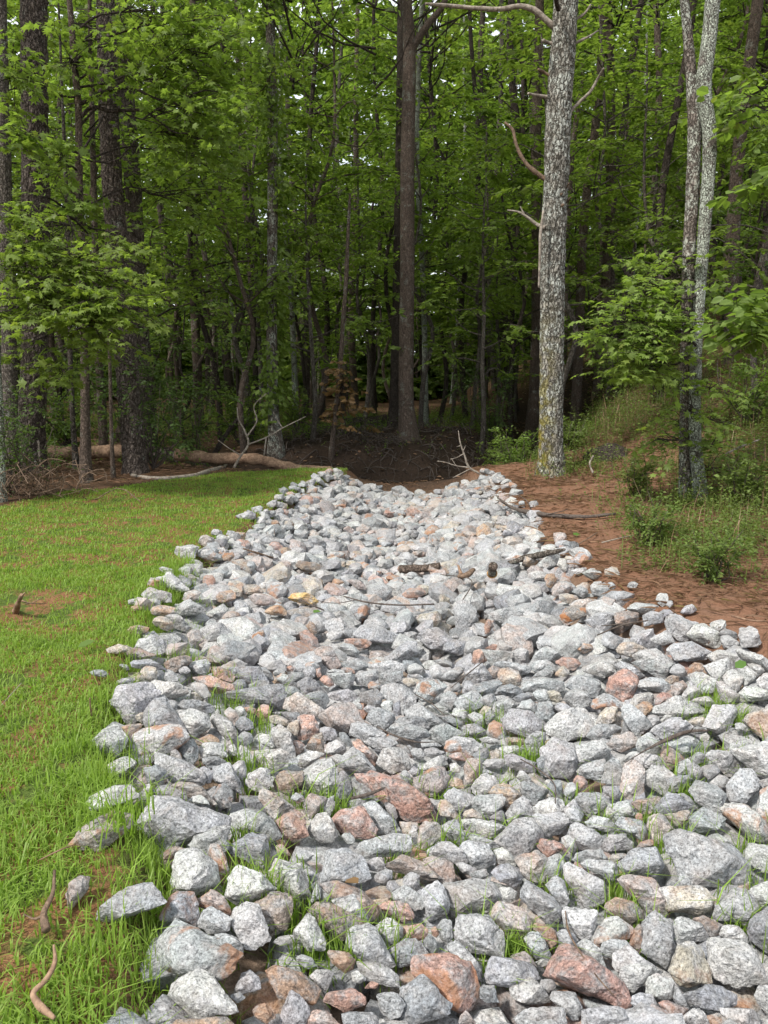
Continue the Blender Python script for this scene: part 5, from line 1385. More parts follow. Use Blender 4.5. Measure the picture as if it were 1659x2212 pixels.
# ------------------------------------------------------------------ the wood behind
def build_wood():
    rg = np.random.default_rng(77)
    protos = []
    spec = [(7.5, 2.6, .115, .30, 15, 9, 20, 'leaf'), (9.0, 2.9, .11, .34, 17, 9, 20, 'leaf'), (6.0, 2.3, .11, .26, 14, 8, 20, 'leaf_light'), (10.5, 3.0, .12, .32, 19, 9, 20, 'leaf'),
            (5.0, 2.1, .10, .22, 13, 8, 18, 'leaf_dark'), (8.0, 3.1, .12, .36, 16, 9, 20, 'leaf_light'), (3.4, 1.5, .085, .16, 12, 7, 18, 'leaf_dark'), (11.5, 3.2, .125, .38, 20, 9, 20, 'leaf')]
    for i, (H, sp, ls, ba, nl, pe, m, mt) in enumerate(spec):
        protos.append(understory_meshes(900 + i, H, sp, ls, ba, nl, pe, m, RHOMB, mt, .03 + .0045 * H, ('bark_dark', 'bark_brown', 'bark_grey')[i % 3]))
    hts = [s[0] for s in spec]
    def place(k, x, y, sc, label, name, cat, group, rz):
        r = empty(name, (x, y, float(zg(x, y)) - .02), label, cat, group, rz); r.scale = (sc, sc, sc)
        t, b, c = protos[k]
        link('trunk', t, r); link('branches', b, r); link('crown', c, r)
        return r
    # understory trees; hand-picked spots first, then the depth of the wood
    spots = [(-6.9, 13.6, 3, 1.0), (-4.9, 15.2, 5, 1.0), (-2.9, 16.0, 1, .95), (-8.6, 15.5, 7, 1.0), (-6.3, 18.0, 7, 1.0), (-3.9, 18.6, 3, 1.0), (-1.9, 19.8, 7, .95), (.6, 21.5, 3, 1.0), (-1.2, 23.6, 5, 1.15),
             (2.3, 20.3, 5, .95), (5.8, 17.0, 5, .9), (6.9, 15.6, 3, .9), (4.4, 21.4, 7, 1.0), (7.3, 19.0, 7, .95), (8.8, 17.2, 1, .95), (6.0, 12.6, 2, .95), (7.6, 12.4, 0, .85), (9.4, 14.2, 5, .9),
             (-9.6, 12.4, 0, 1.0), (-7.9, 11.8, 2, .9), (5.4, 13.9, 4, .8), (10.4, 19.6, 3, 1), (-10.9, 18.4, 5, 1.1), (-6.0, 14.6, 6, 1.0), (-3.6, 14.2, 6, .9), (-4.6, 13.6, 4, .6), (-1.6, 17.2, 2, 1.05), (.9, 19.4, 5, 1.0), (2.2, 17.6, 2, 1.1), (-3.0, 17.6, 5, 1.05), (-5.2, 17.0, 0, 1.1), (8.2, 14.2, 5, 1.0), (3.4, 20.6, 0, 1.1), (-7.6, 16.4, 2, 1.1), (1.6, 22.8, 0, 1.2), (-.6, 21.4, 2, 1.2)]
    pts = [(s[0], s[1]) for s in spots]
    for _ in range(4000):
        if len(spots) >= 190: break
        y = rg.uniform(17, 42); x = rg.uniform(-.56, .60) * y
        if abs(x - .6) < 1.5 and y < 20: continue
        if min((x - a) ** 2 + (y - b) ** 2 for a, b in pts) < (1.0 + .03 * y) ** 2: continue
        k = int(rg.choice([0, 1, 2, 3, 5, 7, 4, 6, 6, 4, 2])); spots.append((x, y, k, rg.uniform(.85, 1.2))); pts.append((x, y))
    kinds = {0: 'leafy understory tree', 1: 'tall understory tree', 2: 'light green young tree', 3: 'tall leafy understory tree', 4: 'small dark green tree', 5: 'spreading light green tree', 6: 'low dark bushy tree', 7: 'tallest kind of understory tree'}
    for (x, y, k, sc) in spots:
        u, v = px([x, y, float(zg(x, y))]); far = 'far ' if y > 30 else ('' if y > 20 else 'near ')
        lab = tell(far + kinds[k], float(u), float(v), [(m, a, b) for m, a, b, yy in TREE_MARKS], 110)
        place(k, x, y, sc, lab, 'understory_tree', 'tree', 'understory trees of the wood', rg.uniform(0, 6.28))
    # tall trunks deeper in
    tr = []
    for i in range(7):
        r0 = [.09, .12, .15, .11, .18, .08, .13][i]
        p = resample(limb_path(np.random.default_rng(40 + i), np.array([0, 0, -.3]), np.array([rg.normal(0, .5), rg.normal(0, .5), 18.5]), 6, .012), 70)
        R = np.interp(np.linspace(0, 1, 70), [0, .03, 1], [r0 * 1.3, r0, r0 * .35]); g = Geo(); g.add(*tube(p, R, 14, True, .1, i, 6))
        tr.append(g.mesh('trunk', M[('bark_dark', 'bark_brown', 'bark_grey', 'bark_pine', 'bark_dark', 'bark_lichen', 'bark_brown')[i]]))
    fixed = [(1008, 860, 24, 0), (1046, 835, 30, 4), (1072, 830, 32, 2), (1098, 840, 27, 4), (1118, 845, 26, 0), (975, 820, 34, 5), (925, 850, 25, 0), (690, 880, 23, 0), (660, 860, 26, 3), (770, 850, 28, 6), (810, 845, 27, 0), (640, 900, 21, 5), (1290, 850, 21, 6),
             (1330, 820, 22, 3), (1440, 760, 17, 0), (1585, 720, 15, 6), (1620, 690, 18, 3), (1380, 790, 24, 1), (430, 880, 22, 6), (455, 860, 27, 3), (375, 880, 24, 0), (120, 880, 20, 1), (500, 850, 30, 4), (730, 830, 36, 2), (870, 825, 38, 0), (1150, 825, 33, 3), (1215, 830, 30, 6)]
    P = [(float(at_depth(u, v, y)[0]), y, i) for u, v, y, i in fixed]
    for _ in range(3000):
        if len(P) >= 46: break
        y = rg.uniform(20, 52); x = rg.uniform(-.58, .62) * y
        if min((x - a) ** 2 + (y - b) ** 2 for a, b, c in P) < 1.2 ** 2: continue
        P.append((x, y, int(rg.integers(7))))
    words = ['slim dark trunk', 'brown trunk', 'grey trunk', 'scaly pine trunk', 'stout dark trunk', 'thin pale-spotted trunk', 'slim brown trunk']
    for x, y, i in P:
        z = float(zg(x, y)); u, v = px([x, y, z]); d = 'deep in the shade' if y > 34 else ''
        lab = tell((('distant ' if y > 34 else '') + words[i]), float(u), float(v), [(m, a, b) for m, a, b, yy in TREE_MARKS], 110)
        r = empty('forest_tree', (x, y, z), lab, 'tree', 'tall trees deeper in the wood', rg.uniform(0, 6.28)); link('trunk', tr[i], r)
        if rg.random() < .6: add_canopy(r)
    # the wood as one mass beyond
    n = 17000; y = rg.uniform(40, 62, n); x = rg.uniform(-.62, .66, n) * y; zt = rg.uniform(0, 1, n) ** 1.7
    gz = zg(x, y); z = gz + .2 + zt * (20 + 6 * vnoise(np.stack([x * .2, y * .2, x * 0], -1), 8)); st = np.stack([x, y, z], -1)
    V, F = leaves(*sprays(rg, st, rdirs(rg, n), 1.1, 12, .58, .5), RHOMB)
    link('far_forest', mesh_np('far_forest', V, [F], M['leaf'], False), kind='stuff')
    # trees that stand beside and behind the viewer's field: only their shade and bounce matter
    for (x, y) in [(-9.5, 8.5), (-10.5, 5.0), (9.5, 9.0), (10.5, 12.0), (12.5, 15.5), (-12.5, 11)]:
        z = float(zg(x, y)); u, v = px([x, y, z])
        r = empty('forest_tree', (x, y, z), LAB.take([f'tall tree standing {w} outside the margin' for w in ('just', 'a little', 'well', 'further', 'far', 'somewhat', 'barely', 'next')]), 'tree', 'tall trees beyond the margins'); link('trunk', tr[int(abs(x)) % 7], r); add_canopy(r)
build_wood()

# ------------------------------------------------------------------ low growth
def stems(rg, base, h, n_leaf, size, spread=.5):
    """upright small plants: leaves set along leaning stems"""
    n = len(base); d = unit(np.stack([rg.normal(0, spread, n), rg.normal(0, spread, n), np.ones(n)], -1))
    t = (np.arange(n_leaf)[None] + rg.uniform(.2, 1, (n, n_leaf))) / n_leaf
    pos = base[:, None] + d[:, None] * (t * h[:, None])[..., None]
    a = rg.uniform(0, 6.283, (n, n_leaf)); ld = np.stack([np.cos(a), np.sin(a), rg.normal(.1, .35, (n, n_leaf))], -1)
    nr = np.array([0, 0, 1.0]) + rg.normal(0, .4, (n, n_leaf, 3))
    return pos.reshape(-1, 3), ld.reshape(-1, 3), nr.reshape(-1, 3), (size[:, None] * rg.uniform(.6, 1.3, (n, n_leaf))).ravel()

def scatter(rg, n, box, keep):
    x = rg.uniform(box[0], box[1], n); y = rg.uniform(box[2], box[3], n); k = keep(x, y) > rg.uniform(0, 1, n)
    x, y = x[k], y[k]; return np.stack([x, y, zg(x, y)], -1)

def blades(rg, B, h, w, lean=.45):
    n = len(B); a = rg.uniform(0, 6.283, n); o = np.stack([np.cos(a), np.sin(a), a * 0], -1); s = np.stack([-np.sin(a), np.cos(a), a * 0], -1)
    ln = np.abs(rg.normal(0, lean, n))[:, None]; h = h[:, None]; w = w[:, None] / 2; up = np.array([0, 0, 1.0])
    m = B + up * h * .55 + o * ln * h * .3; tip = B + up * h * (1 - .25 * np.minimum(ln, 1.5)) + o * ln * h
    V = np.stack([B - s * w, B + s * w, m + s * w * .8, m - s * w * .8, tip], 1).reshape(-1, 3)
    k = (np.arange(n) * 5)[:, None]
    return V, np.concatenate([k + [0, 1, 2], k + [0, 2, 3], k + [3, 2, 4]])

BARE = [(40, 1318, .30), (130, 1335, .28), (25, 1592, .20), (120, 1975, .14), (330, 1885, .16), (230, 2010, .10), (90, 1300, .3), (330, 2195, .12), (215, 1470, .12), (60, 1720, .10), (150, 1660, .10), (20, 2120, .12), (250, 1890, .12), (40, 1470, .14)]
def build_low():
    rg = np.random.default_rng(31)
    bare = [(on_ground(u, v)[:2], r) for u, v, r in BARE]
    def lawn_keep(x, y):
        d = np.minimum(left_edge(y) - x + .06, lawn_far(x) - y); k = S(-.03, .12, d)
        f = fbm(np.stack([x * 1.4, y * 1.4, x * 0], -1), 3, 41)
        k = k * np.where(y < 7.5, np.clip(1.05 - 1.1 * np.clip(f - .12, 0, 1) * S(9, 4, y), .15, 1), 1)
        for c, r in bare: k = k * (1 - .72 * S(r * 1.5, r * .3, np.hypot(x - c[0], (y - c[1]) * .8)))
        return k
    g = Geo()
    for (n, box, hh, ww) in [(70000, (-3.2, -.3, 1.25, 3.4),   .040, .0056), (90000, (-5.0, -.9, 3.4, 6.2), .027, .0064), (100000, (-8, -.6, 6.2, 13.0), .027, .0088)]:
        B = scatter(rg, n, box, lawn_keep)
        c = .75 + .5 * vnoise(np.stack([B[:, 0] * 3, B[:, 1] * 3, B[:, 0] * 0], -1), 4)
        h = hh * c * rg.gamma(6, 1 / 6, len(B)); g.add(*blades(rg, B, h, ww * rg.uniform(.7, 1.3, len(B)), .85))
    # taller tufts where the lawn meets the stones
    B = []
    for k in range(230):
        y = rg.uniform(1.6, 6.5); x = float(left_edge(y)) + rg.normal(.0, .10); m = rg.integers(14, 46)
        B.append(np.array([x, y, 0]) + rg.normal(0, [.05, .05, 0], (m, 3)))
    B = np.concatenate(B); B[:, 2] = zg(B[:, 0], B[:, 1]); g.add(*blades(rg, B, .085 * rg.gamma(6, 1 / 6, len(B)), .005 * rg.uniform(.7, 1.3, len(B)), .6))
    link('lawn_grass', g.mesh('lawn_grass', M['grass'], False), kind='stuff')
    # tufts that have come up between the stones
    TUFT = [(515, 1700), (540, 1740), (640, 1790), (680, 1810), (740, 1800), (700, 1765), (470, 1500), (400, 1470), (480, 1560), (540, 1570), (550, 1600), (300, 1660), (290, 1690), (330, 1800), (260, 1830), (860, 1930), (940, 1880), (980, 1885), (530, 2010), (590, 2010), (560, 2040),
            (640, 2060), (700, 2090), (800, 2110), (840, 2120), (660, 2150), (740, 2170), (1110, 2110), (1090, 2160), (1060, 2100), (1410, 1830), (1430, 1880), (1470, 1870), (1590, 1700), (1560, 1600), (1500, 1600), (1640, 1900), (1600, 1990), (1330, 1990), (1300, 1830), (1240, 1800),
            (1080, 1620), (1040, 1600), (1150, 1690), (1120, 1680), (1190, 1690), (1000, 1640), (1530, 1560), (1560, 1580), (1590, 1600), (1370, 2080), (1600, 2080), (1210, 1990), (1090, 1870), (1060, 1760), (1480, 1760), (600, 1960), (500, 1880), (560, 1860), (1440, 1710), (1500, 1700), (930, 1760), (620, 1560)]
    B = []
    for u, v in TUFT:
        p = on_ground(u, v + 8); m = rg.integers(45, 130); B.append(p + rg.normal(0, [.055, .045, 0], (m, 3)) + [0, 0, .07])
    B = np.concatenate(B); V, F = blades(rg, B, .115 * rg.gamma(7, 1 / 7, len(B)), .0054 * rg.uniform(.7, 1.3, len(B)), .6)
    link('grass_tufts', mesh_np('grass_tufts', V, [F], M['grass'], False), kind='stuff')
    # weeds over the right bank
    def bank(x, y):
        r = right_edge(y); d = x - r
        k = S(.4, 1.1, d + .9 * fbm(np.stack([x * .8, y * .8, x * 0], -1), 3, 2) - .35 * S(6, 10, y)) * S(1.5, 2.8, x)
        k = k * (1 - .8 * S(.60, .70, vnoise(np.stack([x * .7, y * .7, x * 0], -1), 77)))
        return k * (.35 + .65 * S(.3, .55, vnoise(np.stack([x * 1.8, y * 1.8, x * 0], -1), 12)))
    g = Geo()
    for (n, box, h, m, sz) in [(17000, (2, 9, 3.4, 9), .17, 11, .027), (21000, (2, 14, 9, 20), .24, 9, .036), (7000, (5, 22, 20, 34), .3, 9, .06)]:
        B = scatter(rg, n, box, bank); g.add(*leaves(*stems(rg, B, h * rg.gamma(4, .25, len(B)), m, np.full(len(B), sz), .45), RHOMB))
    B = scatter(rg, 1500, (2.4, 9, 4, 16), bank); g.add(*leaves(*stems(rg, B, .5 * rg.gamma(6, 1 / 6, len(B)), 16, np.full(len(B), .04), .3), RHOMB))
    B = scatter(rg, 12000, (1.9, 9, 3, 15), bank); g.add(*blades(rg, B, .26 * rg.gamma(5, .2, len(B)), np.full(len(B), .006), .6))
    gs = Geo(); B = scatter(rg, 4200, (1.9, 10, 3, 17), lambda x, y: np.maximum(bank(x, y), .12 * (x > right_edge(y) + .35))); gs.add(*blades(rg, B, .34 * rg.gamma(5, .2, len(B)), np.full(len(B), .006), .8))
    link('dry_stems', gs.mesh('dry_stems', M['straw'], False), kind='stuff')
    link('bank_undergrowth', g.mesh('bank_undergrowth', M['herb'], False), kind='stuff')
    # green floor under the left wood and along the creek
    def floor(x, y):
        return S(.2, 1.2, y - lawn_far(x) - .8) * S(1.0, 1.8, seg_dist(x, y, CREEK)) * (.1 + .9 * S(.42, .6, vnoise(np.stack([x * .45, y * .45, x * 0], -1), 19))) * (x < 3.4)
    g = Geo(); B = scatter(rg, 17000, (-14, 3.4, 12.5, 30), floor); g.add(*leaves(*stems(rg, B, .22 * rg.gamma(4, .25, len(B)), 9, np.full(len(B), .05), .5), RHOMB))
    link('forest_undergrowth', g.mesh('forest_undergrowth', M['leaf'], False), kind='stuff')
    # pine straw and litter
    def straw(x, y):
        c = S(-.05, .15, x - right_edge(y)) * S(14, 12.8, y); return c * (.25 + .75 * S(.4, .6, vnoise(np.stack([x * 1.3, y * 1.3, x * 0], -1), 55)))
    B = scatter(rg, 34000, (1.4, 7, 3, 14), straw); B = np.concatenate([B, scatter(rg, 14000, (3, 16, 11, 26), lambda x, y: x * 0 + .8), scatter(rg, 9000, (-9, 1, 11, 15), lambda x, y: S(0, .5, y - lawn_far(x)))])
    B[:, 2] += rg.uniform(.004, .02, len(B)); a = rg.uniform(0, 6.283, len(B)); d = np.stack([np.cos(a), np.sin(a), rg.normal(0, .12, len(B))], -1)
    L = rg.uniform(.08, .2, len(B)); V, F = leaves(B, d, np.array([0, 0, 1.0]) + rg.normal(0, .2, (len(B), 3)), L, (RHOMB[0] * [1, .07, 1], RHOMB[1]))
    g = Geo(); g.add(V, F); B2 = scatter(rg, 9000, (-9, 14, 12.5, 30), lambda x, y: .7 * S(.2, .6, y - lawn_far(x))); B2[:, 2] += .015
    g.add(*leaves(B2, rdirs(rg, len(B2), -.1, .2), np.array([0, 0, 1.0]) + rg.normal(0, .35, (len(B2), 3)), rg.uniform(.05, .11, len(B2)), OVAL))
    link('pine_straw', g.mesh('pine_straw', M['straw'], False), kind='stuff')
    # exposed roots and vines on the dark creek bank
    g = Geo()
    for k in range(900):
        x = rg.uniform(-2.4, 3.4); y = rg.uniform(14.2, 18.6); z = float(zg(x, y))
        p = np.array([x, y, z + .02]); q = p + [rg.normal(0, .22), rg.uniform(-.5, .1), 0]; q[2] = float(zg(q[0], q[1])) + rg.uniform(-.05, .22)
        g.add(*tube(resample(limb_path(rg, p, q, 4, .14, .1), 6), rg.uniform(.004, .012), 4, False))
    link('bank_roots', g.mesh('bank_roots', M['twig'], True), kind='stuff')
build_low()

# ------------------------------------------------------------------ shrubs, logs, dead wood, sticks
def build_small():
    rg = np.random.default_rng(99)
    shr = []
    for i, (H, mt, ls) in enumerate([(1.5, 'leaf_dark', .055), (1.1, 'leaf', .06), (.8, 'herb', .05)]):
        g = Geo(); st = []; di = []
        for k in range(16):
            a = rg.uniform(0, 6.28); q = np.array([math.cos(a) * H * rg.uniform(.15, .6), math.sin(a) * H * rg.uniform(.15, .6), H * rg.uniform(.5, 1)])
            lp = resample(limb_path(rg, np.zeros(3), q, 4, .08), 7); g.add(*tube(lp, np.linspace(.012, .003, 7), 5, False))
            for j in range(9): s = lp[rg.integers(2, 7)]; st.append(s); di.append(unit(q * [.6, .6, .25] + rg.normal(0, .5, 3)))
        V, F = leaves(*sprays(rg, np.array(st), unit(np.array(di)), rg.uniform(.15, .4, len(st)) * H / 1.3, 14, ls, .4), RHOMB)
        shr.append((g.mesh('stems', M['twig']), mesh_np('leaves', V, [F], M[mt], False)))
    for (u, v, y, k, sc, lab) in [(330, 985, 12.6, 0, 1.1, 'feathery dark bush before the leaning pine and the logs'), (405, 960, 14.5, 0, 1.1, 'dark bush behind the long fallen log'), (520, 905, 17, 1, 1.3, 'leafy bush between the dark slim trunk and the bare saplings'), (20, 1060, 9.8, 0, .9, 'dark bush low on the left margin by the lichen-white trunk'),
                                  (1085, 960, 15.6, 1, 1.0, 'green bush over the ditch beside the brown bare trunk'), (1110, 1000, 13.6, 1, .9, 'green bush on the ditch lip below the brown bare trunk'), (1060, 900, 19, 0, 1.2, 'dark bush up the ditch beyond the bank'), (1225, 985, 13.2, 2, .8, 'low weedy bush at the foot of the big pale trunk'), (1330, 900, 17, 1, 1.0, 'bush on the shaded slope behind the slim brown slope trunk'),
                                  (1430, 880, 14.5, 2, 1.2, 'weedy bush on the slope left of the forked trees'), (1600, 1080, 8.4, 2, .8, 'low leafy bush near the right margin below the forked trees'), (1620, 900, 11.5, 1, 1.0, 'rounded bush under the large-leaved boughs'), (1370, 1075, 9.2, 2, .7, 'low bush on the bank in front of the forked trees'), (640, 960, 18.5, 1, 1.0, 'small bush beyond the vine-clad trunk'), (150, 960, 14.5, 1, 1.2, 'bush between the thick pine and the slim crooked maple'),
                                  (1395, 1160, 6.8, 2, .6, 'sprawling weed clump on the red soil by the stones'), (1540, 1255, 5.6, 2, .55, 'tall weed clump above the lone grey rock')]:
        p = at_depth(u, v, y); r = empty('shrub', (p[0], y, float(zg(p[0], y))), lab, 'shrub', 'shrubs along the wood', rg.uniform(0, 6.28)); r.scale = (sc,) * 3
        link('stems', shr[k][0], r); link('leaves', shr[k][1], r)

    def stick(name, label, pts, w, mat, cat, lift=.03, y=None, seg=10, rough=.42, taper=None, branches=(), on=None):
        """a piece of wood lying through photo points; pts (u, v[, extra height])"""
        Q = []
        for p in pts:
            if y is not None: q = at_depth(p[0], p[1], y if np.isscalar(y) else y[len(Q)])
            else:
                q = on_ground(p[0], p[1]); h = (p[2] if len(p) > 2 else 0) + lift
                d = ray(p[0], p[1]); tt = (q[2] + h - CAM[2]) / d[2]; q = CAM + d * tt
            Q.append(q)
        Q = np.array(Q); b = Q[0].copy(); r = empty(name, tuple(b), label, cat); yy = Q[:, 1].mean()
        n = max(10, 6 * len(pts)); P = resample(Q - b, n); R = np.interp(np.linspace(0, 1, n), np.linspace(0, 1, len(w)), w) / 2 * yy / F_PX
        g = Geo(); g.add(*tube(P, R, seg, True, rough, int(pts[0][0]), 12)); link('stem', g.mesh('stem', M[mat]), r)
        for br in branches:
            S2 = []
            for p in br[0]:
                q = at_depth(p[0], p[1], yy) if y is None else at_depth(p[0], p[1], (y if np.isscalar(y) else np.mean(y)))
                if y is None:
                    q = on_ground(p[0], p[1]); d = ray(p[0], p[1]); q = CAM + d * ((q[2] + lift + (p[2] if len(p) > 2 else 0) - CAM[2]) / d[2])
                S2.append(q - b)
            m = max(6, 4 * len(S2)); P2 = resample(np.array(S2), m); R2 = np.linspace(br[1], br[2], m) / 2 * yy / F_PX
            g = Geo(); g.add(*tube(P2, R2, 6, True, rough, 3, 12)); link('branch', g.mesh('branch', M[mat]), r)
        return r
    # fallen logs at the far side of the lawn
    def log(label, a, b, ra, rb, mat, name='fallen_log'):
        r = empty(name, tuple(a), label, 'log'); a0, b0 = np.zeros(3), np.array(b) - a
        P = resample(limb_path(rg, a0, b0, 5, .012), 60); R = np.linspace(ra, rb, 60)
        g = Geo(); g.add(*tube(P, R * (1 + .12 * np.sin(np.arange(60) * .9) * rg.uniform(0, 1, 60)), 18, False, .3, int(ra * 900), 8)); link('trunk', g.mesh('trunk', M[mat]), r)
        for p, q, rr in ((P[0], P[1], ra), (P[-1], P[-2], rb)):
            d = unit(p - q); g = Geo(); g.add(*tube(np.array([p - d * .02, p + d * .012]), rr * .93, 16, True)); link('cut_end', g.mesh('cut_end', M['wood_pale']), r)
        return r
    def G(u, v, y, h): p = at_depth(u, v, y); return np.array([p[0], y, float(zg(p[0], y)) + h])
    log('long orange-brown fallen log along the far lawn edge', G(716, 994, 13.2, .2), G(380, 1003, 13.2, .17), .08, .10, 'wood_log')
    log('grey barked fallen log behind the orange-brown log', G(640, 985, 14.0, .17), G(305, 990, 13.7, .2), .09, .135, 'bark_pine')
    log('splintered pale log between the pines and the lawn', G(285, 1005, 13.5, .14), G(108, 992, 13.5, .18), .12, .10, 'wood_log')
    log('rotting log lying across the forest floor beyond the bank', G(860, 900, 22, .1), G(740, 905, 21, .1), .14, .12, 'bark_dark')
    log('dark log half hidden beyond the vine-clad trunk', G(790, 880, 26, .1), G(640, 885, 25, .1), .15, .12, 'bark_brown')
    stick('fallen_branch', 'curved grey branch lying on the lawn edge before the leaning pine', [(285, 1026), (335, 1034), (400, 1030), (450, 1018), (490, 1004)], [8, 9, 10, 8, 5], 'wood_pale', 'branch', .03)
    r = stick('dead_shrub', 'bare bleached sapling top leaning over the fallen log', [(505, 1010), (520, 985), (536, 960), (528, 930), (515, 905), (512, 880)], [6, 5, 5, 4, 3, 2], 'wood_pale', 'dead branch', y=12.6, branches=[([(536, 960), (575, 945), (610, 925), (660, 900)], 4, 1.5), ([(532, 945), (555, 905), (548, 880), (575, 850)], 4, 1.5), ([(522, 985), (490, 965), (470, 950)], 3, 1.5), ([(575, 945), (570, 985)], 4, 3), ([(610, 925), (590, 890)], 2.5, 1.2)])
    stick('leaning_trunk', 'blackened thin trunk leaning beyond the fallen logs', [(455, 995), (475, 960), (498, 925), (515, 905)], [12, 11, 9, 8], 'bark_dark', 'dead trunk', y=15.0)
    # vines heaped at the left
    r = empty('brush_pile', tuple(G(70, 1075, 9.6, 0)), 'tangled heap of bare vines at the foot of the thick pine', 'brush pile'); g = Geo()
    for k in range(130):
        a = rg.uniform(0, 6.28); p = np.array([rg.normal(0, .28), rg.normal(0, .2), rg.uniform(0, .25)]); q = p + [rg.normal(0, .3), rg.normal(0, .2), rg.uniform(-.1, .3)]; q[2] = max(q[2], 0)
        g.add(*tube(resample(limb_path(rg, p, q, 4, .16, .25), 8), rg.uniform(.003, .007), 5, False))
    link('vines', g.mesh('vines', M['wood_brown']), r)
    # wooden stake
    p = G(83, 1000, 11.9, 0); r = empty('stake', tuple(p), 'pale squared wooden stake in front of the thick pine', 'stake'); g = Geo()
    h = .52; w = .04
    V = np.array([[x * w, yy * .015, z] for z in (-.05, h) for x, yy in ((-1, -1), (1, -1), (1, 1), (-1, 1))]); g.add(V, None, [[0, 1, 5, 4], [1, 2, 6, 5], [2, 3, 7, 6], [3, 0, 4, 7], [4, 5, 6, 7]])
    link('post', g.mesh('post', M['wood_pale'], False), r)
    # far end dead limb and the long branch
    stick('dead_limb', 'bleached dead limb sticking up from the far end of the stones', [(1049, 1032), (1030, 1020), (1014, 1010), (1004, 985), (994, 955), (990, 930)], [5, 5, 5, 4, 3, 1.5], 'wood_pale', 'dead branch', y=12.0, branches=[([(1014, 1010), (985, 1006), (960, 998), (945, 996)], 3.5, 1.5), ([(1018, 1012), (990, 1026), (978, 1032)], 3.5, 1.5), ([(1002, 980), (982, 990), (972, 992)], 2.5, 1.2), ([(985, 1006), (975, 990)], 2, 1), ([(997, 962), (986, 965)], 2, 1), ([(1000, 975), (1006, 962)], 2, 1)])
    stick('fallen_branch', 'long grey branch reaching from the stones over the red soil', [(1075, 1075, .12), (1110, 1098, .05), (1150, 1108), (1200, 1114), (1265, 1116), (1330, 1110)], [4, 6, 9, 10, 9, 5], 'twig', 'branch', .03, branches=[([(1095, 1092, .08), (1085, 1085, .15), (1070, 1088, .1), (1040, 1096, .08), (1000, 1098, .1), (970, 1090, .1)], 3, 1.5), ([(1150, 1108), (1140, 1085, .1), (1120, 1070, .15)], 3, 1.5), ([(1180, 1112), (1215, 1104, .05), (1225, 1100, .1)], 3, 1.5)])
    # wood among the stones
    stick('short_log', 'short dark barked log lying across the stones in mid channel', [(864, 1229, .2), (905, 1228, .2), (950, 1223, .2)], [18, 19, 15], 'bark_brown', 'log', .0, seg=12)
    stick('rotten_log', 'grey-brown log with a torn end lying up the stones', [(1098, 1217, .16), (1140, 1204, .16), (1180, 1196, .16), (1220, 1187, .14)], [12, 15, 16, 6], 'bark_grey', 'log', .0, seg=12)
    r = stick('cut_log', 'sawn stub of log showing a bright orange cut end', [(1063, 1238, .22), (1066, 1222, .30)], [21, 19], 'bark_brown', 'log', .0, seg=14)
    p0 = on_ground(1063, 1238); d = ray(1063, 1238); q = CAM + d * ((p0[2] + .22 - CAM[2]) / d[2]); g = Geo()
    g.add(*tube(np.array([[0, 0, 0], [0, -.012, -.004]]), .046, 14, True)); link('cut_end', g.mesh('cut_end', M['wood_cut']), r)
    stick('wood_chunk', 'broken dark wood chunk beside the sawn stub', [(990, 1245, .2), (1006, 1243, .2), (1024, 1230, .22)], [8, 14, 8], 'wood_brown', 'wood chunk', .05)
    stick('bark_piece', 'reddish splinter of wood left of the broken chunk', [(996, 1240, .2), (990, 1222, .26)], [9, 6], 'wood_log', 'wood chunk', .06)
